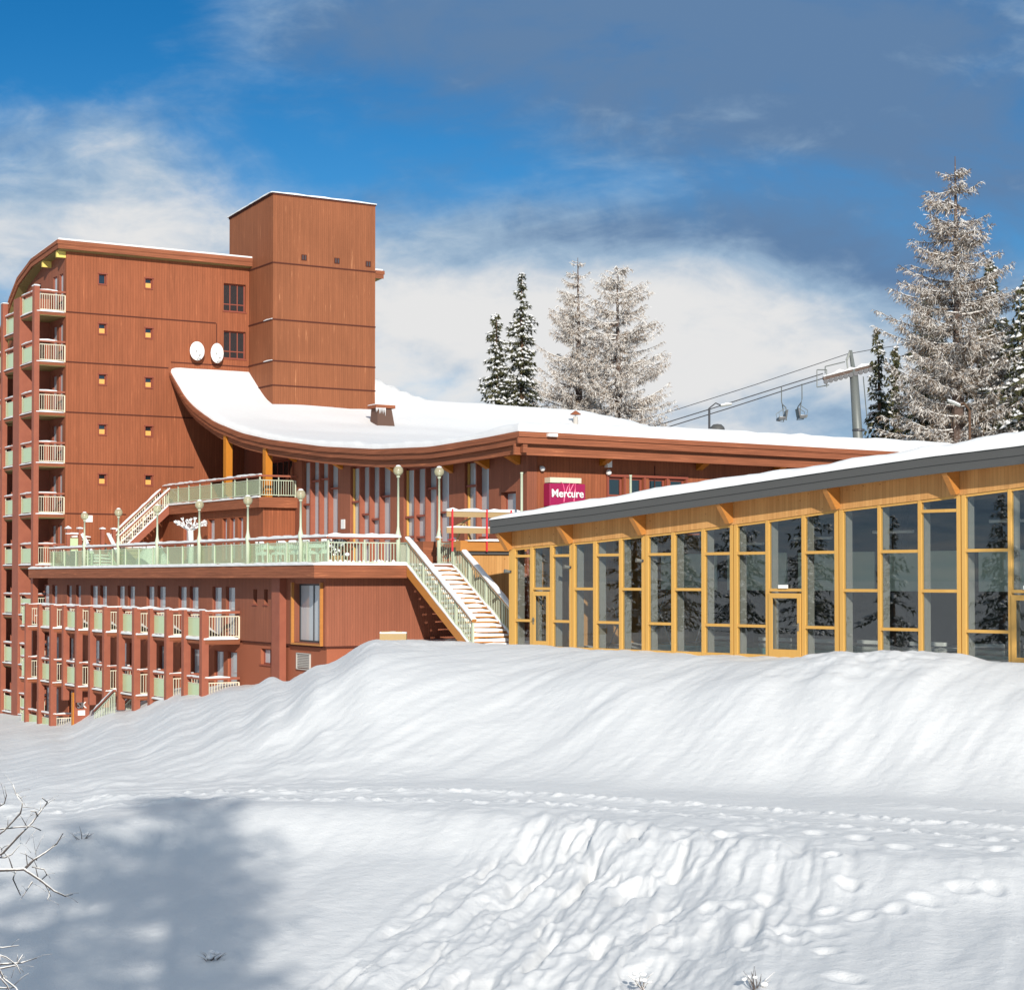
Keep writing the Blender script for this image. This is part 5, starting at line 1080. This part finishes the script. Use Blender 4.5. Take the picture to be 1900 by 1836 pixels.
# ================================================================== TREES
def spruce(x, ytop, Y, r, zb, seed, lab, dens=1.0, snowy=.75, narrow=.85, name='spruce_tree', grp='snowy spruces', needle='needle', X=None, ztop=None):
    rr = random.Random(seed); p = g_(x, ytop, Y) if X is None else Vector((X, Y, ztop)); h = p.z-zb; X = p.x
    t = thing(name, lab, 'tree', G, (X, Y, zb), grp)
    lean = rr.uniform(-.02, .02)*h
    MB().tube([(X, Y, zb), (X+lean*.3, Y, zb+h*.5), (X+lean, Y, zb+h*.98)], [h*.016+.06, h*.010+.04, .02], 7).build('trunk', M['bark'], t)
    f = MB(); s = MB(); z = .06*h
    def tri(m_, c, d, n, L, w_): a = d.cross(n).normalized()*w_; m_.v += [tuple(c-a), tuple(c+a), tuple(c+d*L)]; k = len(m_.v); m_.f.append((k-3, k-2, k-1))
    NB = int(h*11*dens*(.6+r*.35)); sx_ = rr.uniform(0, 99)
    for ib in range(NB):
        tt = .05+.94*(ib+rr.random())/NB; z = tt*h; th = rr.uniform(0, 6.283); nz = mnoise.noise(Vector((cos(th)*1.3+sx_, sin(th)*1.3, z*.55))); nz2 = mnoise.noise(Vector((sx_, z*1.1, 0)))
        R0 = r*((1-tt)**narrow); L = max(.16, R0*(.72+.75*nz+.3*nz2+rr.uniform(-.12, .2))+.08)
        if nz < -.30 and rr.random() < .75: continue
        o = Vector((cos(th), sin(th), 0)); sd = Vector((-sin(th), cos(th), 0)); c0 = Vector((X+lean*tt, Y, zb+z)); nseg = max(1, int(L/.30)); drop = rr.uniform(.25, .8)*(1-.5*tt)+.1; bow = rr.uniform(-.2, .2)
        for k in range(nseg+1):
            u = (k+.5)/(nseg+.6); c = c0+o*L*u+sd*L*bow*u*u+Vector((0, 0, -L*drop*u**1.3+.2*L*u**3)); wd = .22*L*(1-u*.62)+.09
            for q in range(int(9*dens)):
                dd = (o*rr.uniform(.1, 1)+sd*rr.uniform(-1.1, 1.1)+Vector((0, 0, rr.uniform(-1.2, .1)))).normalized(); cc = c+sd*rr.uniform(-wd, wd)*.7+Vector((0, 0, rr.uniform(-.12, .06)))
                tri(f, cc, dd, Vector((rr.uniform(-1, 1), rr.uniform(-1, 1), .8)), rr.uniform(.18, .46)*(.6+.4*min(1, L)), rr.uniform(.04, .085))
            if rr.random() < snowy*(.55+.6*mnoise.noise(Vector((c.x*1.2, c.y*1.2, c.z*1.2)))):
                for q in range(rr.choice((1, 2, 3))):
                    cc = c+sd*rr.uniform(-wd, wd)*.8+Vector((rr.uniform(-.08, .08), rr.uniform(-.08, .08), rr.uniform(.02, .09))); sr = rr.uniform(.05, .19)*(.55+.45*min(1, L)); kk = len(s.v); tl = rr.uniform(-.5, -.05)
                    s.v += [tuple(cc+o*sr*rr.uniform(1, 2.2)+Vector((0, 0, tl*sr*2))), tuple(cc+sd*sr*rr.uniform(.6, 1.2)), tuple(cc-o*sr*1.2), tuple(cc-sd*sr*rr.uniform(.6, 1.2)), tuple(cc+Vector((0, 0, sr*.7))), tuple(cc-Vector((0, 0, sr*.5)))]
                    for e in range(4): s.f.append((kk+e, kk+(e+1) % 4, kk+4)); s.f.append((kk+(e+1) % 4, kk+e, kk+5))
    f.build('crown', M[needle], t); s.build('crown_snow', M['snow'], t, True); return t
def larch(x, ytop, Y, r, zb, seed, lab, m_='larch', up=.15, gaps=.12, dens=1.0, X=None, ztop=None, prof_=None, name='larch_tree', twl=1.0, z0=.12, tw=.022):
    rr = random.Random(seed); p = g_(x, ytop, Y) if X is None else Vector((X, Y, ztop)); h = p.z-zb; X = p.x; t = thing(name, lab, 'tree', G, (X, Y, zb), 'frosted larches')
    MB().tube([(X, Y, zb), (X+.1, Y, zb+h*.5), (X, Y, zb+h)], [h*.018+.08, h*.011+.05, .02], 8).build('trunk', M['snowbark'], t)
    b_ = MB(); f = MB(); z = z0*h
    def rib(m_, c, q, w_, rr=rr):
        d = (q-c); n = d.cross(Vector((rr.uniform(-1, 1), rr.uniform(-1, 1), rr.uniform(-1, 1)))); 
        if n.length < 1e-5: return
        n = n.normalized()*w_; k = len(m_.v); m_.v += [tuple(c-n), tuple(c+n), tuple(q+n*.3), tuple(q-n*.3)]; m_.f.append((k, k+1, k+2, k+3))
    while z < h*.985:
        tt = z/h; R0 = r*(itp(prof_, tt) if prof_ else (1-tt)**.75); 
        zc = z; nw = max(3, int((4.5+R0*1.1)*dens))
        for i in range(nw):
            if rr.random() < gaps: continue
            th = rr.uniform(0, 6.283); z = zc+rr.gauss(0, .10); L = (R0*rr.uniform(.55, 1.15)+.15); o = Vector((cos(th), sin(th), 0)); sd = Vector((-sin(th), cos(th), 0)); c0 = Vector((X, Y, zb+z)); pts = []
            dr = rr.uniform(-.28, .05); 
            for k in range(6): u = k/5; pts.append(c0+o*L*u+sd*L*.06*sin(u*5+i)+Vector((0, 0, L*(dr*u+(up+.28)*u*u))))
            b_.tube(pts, [.03+L*.012, .026+L*.01, .022+L*.007, .018+L*.004, .014, .006], 4, False)
            ns = int(L*17*dens)+3
            for k in range(ns):
                u = rr.uniform(.12, 1); j_ = min(4, int(u*5)); c = pts[j_].lerp(pts[j_+1], u*5-j_); tl = rr.uniform(.25, .75)*(1.15-u*.6)*min(1, .3+L*.4)*twl
                d = (o*rr.uniform(.1, .9)+sd*rr.choice((-1, 1))*rr.uniform(.2, 1)+Vector((0, 0, rr.uniform(-.9, .35)))).normalized(); q = c+d*tl; rib(f, c, q, tw)
                for e in range(3): cc = c.lerp(q, rr.uniform(.2, .95)); rib(f, cc, cc+(d*.6+Vector((rr.uniform(-.8, .8), rr.uniform(-.8, .8), rr.uniform(-1.0, .2)))).normalized()*tl*.5, tw*.78)
        z = zc+rr.uniform(.45, .95)
    br = b_.build('limbs', M['snowbark'], t); f.build('twigs', M[m_], t); return t
spruce(922, 578, 150, 2.7, 4, 11, 'narrow snowy spruce, leftmost tree beyond the roof', snowy=1.7, narrow=.62)
spruce(968, 502, 150, 2.9, 4, 12, 'taller narrow snowy spruce right of the leftmost one', snowy=1.7, narrow=.7)
larch(1072, 478, 152, 4.6, 4, 21, 'slender pointed frosted larch standing left of the broad larch', gaps=.06, dens=1.3, tw=.022, prof_=[(0, .95), (.35, 1), (.6, .72), (.8, .42), (.92, .18), (1, .05)])
larch(1145, 494, 148, 5.0, 4, 22, 'broad frosted larch with long side limbs above the roof vent', gaps=.1, dens=1.3, tw=.022, prof_=[(0, 1), (.35, 1.05), (.52, .8), (.6, .85), (.8, .62), (.93, .36), (1, .1)], up=.1)
spruce(1100, 640, 156, 2.4, 4, 13, 'dark spruce half hidden between the two frosted larches', snowy=.25)
spruce(1636, 605, 120, 1.9, -1, 14, 'slim dark spruce directly right of the chairlift pylon', snowy=.9, narrow=.75)
spruce(1706, 530, 112, 3.4, -1, 15, 'dark snowy spruce left behind the biggest larch', snowy=1.0, dens=1.1)
spruce(1752, 600, 118, 3.8, -1, 18, 'dark spruce low behind the biggest larch', snowy=1.5, dens=1.1)
larch(1772, 290, 100, 4.4, -2, 23, 'biggest frosted larch towering at the right edge of the photo', 'larchd', gaps=.05, dens=1.4, tw=.022, prof_=[(0, .98), (.3, 1), (.45, .9), (.6, .84), (.75, .62), (.83, .45), (.9, .42), (1, .06)], up=.06)
spruce(1840, 478, 108, 3.5, -1, 16, 'snowy spruce just right behind the biggest larch', snowy=1.5, dens=1.1)
spruce(1903, 500, 98, 3.5, -1, 17, 'snowy spruce cut by the right edge of the photo', snowy=1.7, dens=1.1)
spruce(1668, 640, 122, 2.8, -1, 31, 'dark spruce between the slim spruce and the biggest larch', snowy=.8, dens=1.1)
spruce(1872, 585, 116, 3.4, -1, 32, 'lower dark spruce between the two snowy spruces at the right edge', snowy=.8, dens=1.1)
# trees standing beside and behind the viewpoint: they are mirrored in the glass and shade the snow
for i, (X, Y, zt, r) in enumerate(((-37, 47, 3.5, 2.6), (-41, 55, 8, 3.2), (-46, 61, 6, 3.0), (-42, 40, 5, 3.0), (-52, 68, 12, 3.4), (-50, 50, 9, 3.4), (-44, 32, 7, 3.2), (-56, 58, 13, 3.6))):
    spruce(0, 0, Y, r, gz(X, Y)-.3, 50+i, 'snow laden spruce %s' % ('mirrored in the glass hall, %s' % ('smallest, nearest the valley', 'tall, in the front row', 'medium, behind the front row', 'nearest the viewer', 'tall, farthest away', 'tall, in the middle', 'at the near end of the row', 'tallest of the mirrored grove')[i]), X=X, ztop=zt, dens=.55, snowy=1.2)
larch(0, 0, 27, 2.6, -5.5, 61, 'frosted larch right of the view which throws dappled shade on the hall', X=18.2, ztop=14.2, dens=.8, gaps=.1)
larch(0, 0, -8, 2.3, -4, 62, 'big frosted larch behind the viewpoint that shades the near snow bank', X=.5, ztop=15.9, dens=1.25, gaps=0, z0=.60, prof_=[(0, .8), (.6, .9), (.8, .85), (1, .4)], twl=1.3)
larch(0, 0, -6, 2.6, -4, 63, 'second larch behind the viewpoint, left of the big one', X=-1.9, ztop=13.6, dens=.9, gaps=0, z0=.66, prof_=[(0, .8), (.6, .9), (.8, .9), (1, .4)], twl=1.3)
# ================================================================== NEAR BARE SHRUBS
def shrub(lab, lines, Y0, seed):
    rr = random.Random(seed); t = None; allp = []
    for pts, w0, w1 in lines:
        yj = Y0+rr.uniform(-.35, .35); P_ = [g_(x, y, yj+i*rr.uniform(-.05, .05)) for i, (x, y) in enumerate(pts)]; allp.append((P_, w0, w1))
    base = allp[0][0][0]; zb = gz(base.x, Y0); t = thing('bare_shrub', lab, 'shrub', G, (base.x-.4, Y0, zb), 'bare shrubs on the near bank')
    m_ = MB(); s = MB(); m_.tube([(base.x-.4, Y0, zb-.1), (base.x-.25, Y0, (zb+base.z)/2), base], [.035, .03, .022], 8)
    for P_, w0, w1 in allp:
        n = len(P_); rs = [(w0+(w1-w0)*i/(n-1)) for i in range(n)]; m_.tube(P_, rs, 6)
        s.tube([p+Vector((0, .004, rs[i]*.62)) for i, p in enumerate(P_)], [r_*.52 for r_ in rs], 6)
        for i in range(1, n):
            if rr.random() < .85:
                p = P_[i-1].lerp(P_[i], rr.random()); d = Vector((rr.uniform(-.6, 1), rr.uniform(-.4, .4), rr.uniform(-.8, .9))).normalized()*rr.uniform(.04, .13); m_.tube([p, p+d*.6+Vector((0, 0, .008)), p+d], [rs[i]*.5, rs[i]*.35, .0015], 5)
    m_.build('branches', M['twig'], t, True); s.build('snow', M['snow'], t, True)
shrub('bare snow lined shrub whose branches reach in at the left edge above its neighbour', [
    ([(-40, 1615), (10, 1613), (45, 1612), (75, 1632), (100, 1652), (122, 1662), (135, 1658)], .013, .003),
    ([(45, 1612), (62, 1595), (85, 1580), (105, 1565), (117, 1545)], .009, .003), ([(30, 1612), (24, 1630), (38, 1660)], .006, .003), ([(60, 1607), (82, 1612), (87, 1622), (74, 1634)], .006, .003),
    ([(-30, 1600), (5, 1582), (35, 1550), (60, 1525), (78, 1500), (88, 1488), (78, 1479)], .009, .003), ([(70, 1514), (66, 1505), (57, 1504)], .006, .003), ([(-20, 1560), (8, 1540), (38, 1508), (42, 1490), (30, 1473), (24, 1455)], .007, .003),
    ([(-20, 1540), (30, 1534), (60, 1532), (76, 1540)], .006, .003), ([(-30, 1590), (10, 1590), (22, 1584), (38, 1565), (38, 1552)], .006, .002), ([(60, 1635), (50, 1650), (38, 1668)], .005, .002), ([(92, 1647), (91, 1662), (88, 1668)], .005, .003), ([(-10, 1500), (8, 1490), (12, 1475), (8, 1458)], .005, .002), ([(28, 1470), (40, 1480), (42, 1492)], .004, .002), ([(68, 1595), (66, 1580), (64, 1572)], .004, .002)], 12.0, 1)
shrub('lower bare snow lined shrub at the bottom left corner', [
    ([(-40, 1780), (0, 1788), (40, 1785), (68, 1776)], .009, .003), ([(-30, 1800), (5, 1795), (30, 1790), (42, 1770)], .008, .003), ([(-30, 1755), (5, 1757), (35, 1753)], .006, .002), ([(-20, 1765), (12, 1775), (32, 1790), (38, 1805)], .005, .002),
    ([(-30, 1820), (0, 1812), (14, 1828), (22, 1850)], .007, .004), ([(-30, 1790), (0, 1800), (8, 1815), (30, 1832), (40, 1850)], .008, .004), ([(-20, 1830), (10, 1832), (30, 1830)], .005, .003)], 11.5, 2)
def sprig(x, y, n, hgt, lab, seed):
    rr = random.Random(seed); X_, Y_ = px2g(x, y); z = gz(X_, Y_); t = thing('dry_sprig', lab, 'twig', G, (X_, Y_, z-.1), 'dry twigs poking out of the snow'); m_ = MB()
    for i in range(n): d = Vector((rr.uniform(-.8, .8), rr.uniform(-.3, .3), rr.uniform(.3, 1))).normalized()*hgt*rr.uniform(.5, 1); p = Vector((X_+rr.uniform(-.05, .05), Y_, z-.08)); m_.tube([p, p+d*.6, p+d+Vector((rr.uniform(-.05, .05), 0, -.02))], [.009, .007, .002], 4)
    m_.build('stems', M['twig'], t); m_ = MB()
    for i in range(5): m_.sphere((X_+rr.uniform(-.16, .16), Y_, z+rr.uniform(.02, .16)), rr.uniform(.03, .07), 7, .6)
    m_.build('snow', M['snow'], t, True)
sprig(392, 1778, 16, .32, 'small twiggy tuft in the shaded bank at the bottom left', 1); sprig(1400, 1833, 14, .4, 'dry sprig with snow caps at the bottom edge, the larger', 2); sprig(1190, 1830, 6, .35, 'thin dry sprig at the bottom edge left of the larger sprig', 3)
sprig(152, 1560, 6, .4, 'thin twig on the crest of the shaded bank', 4)
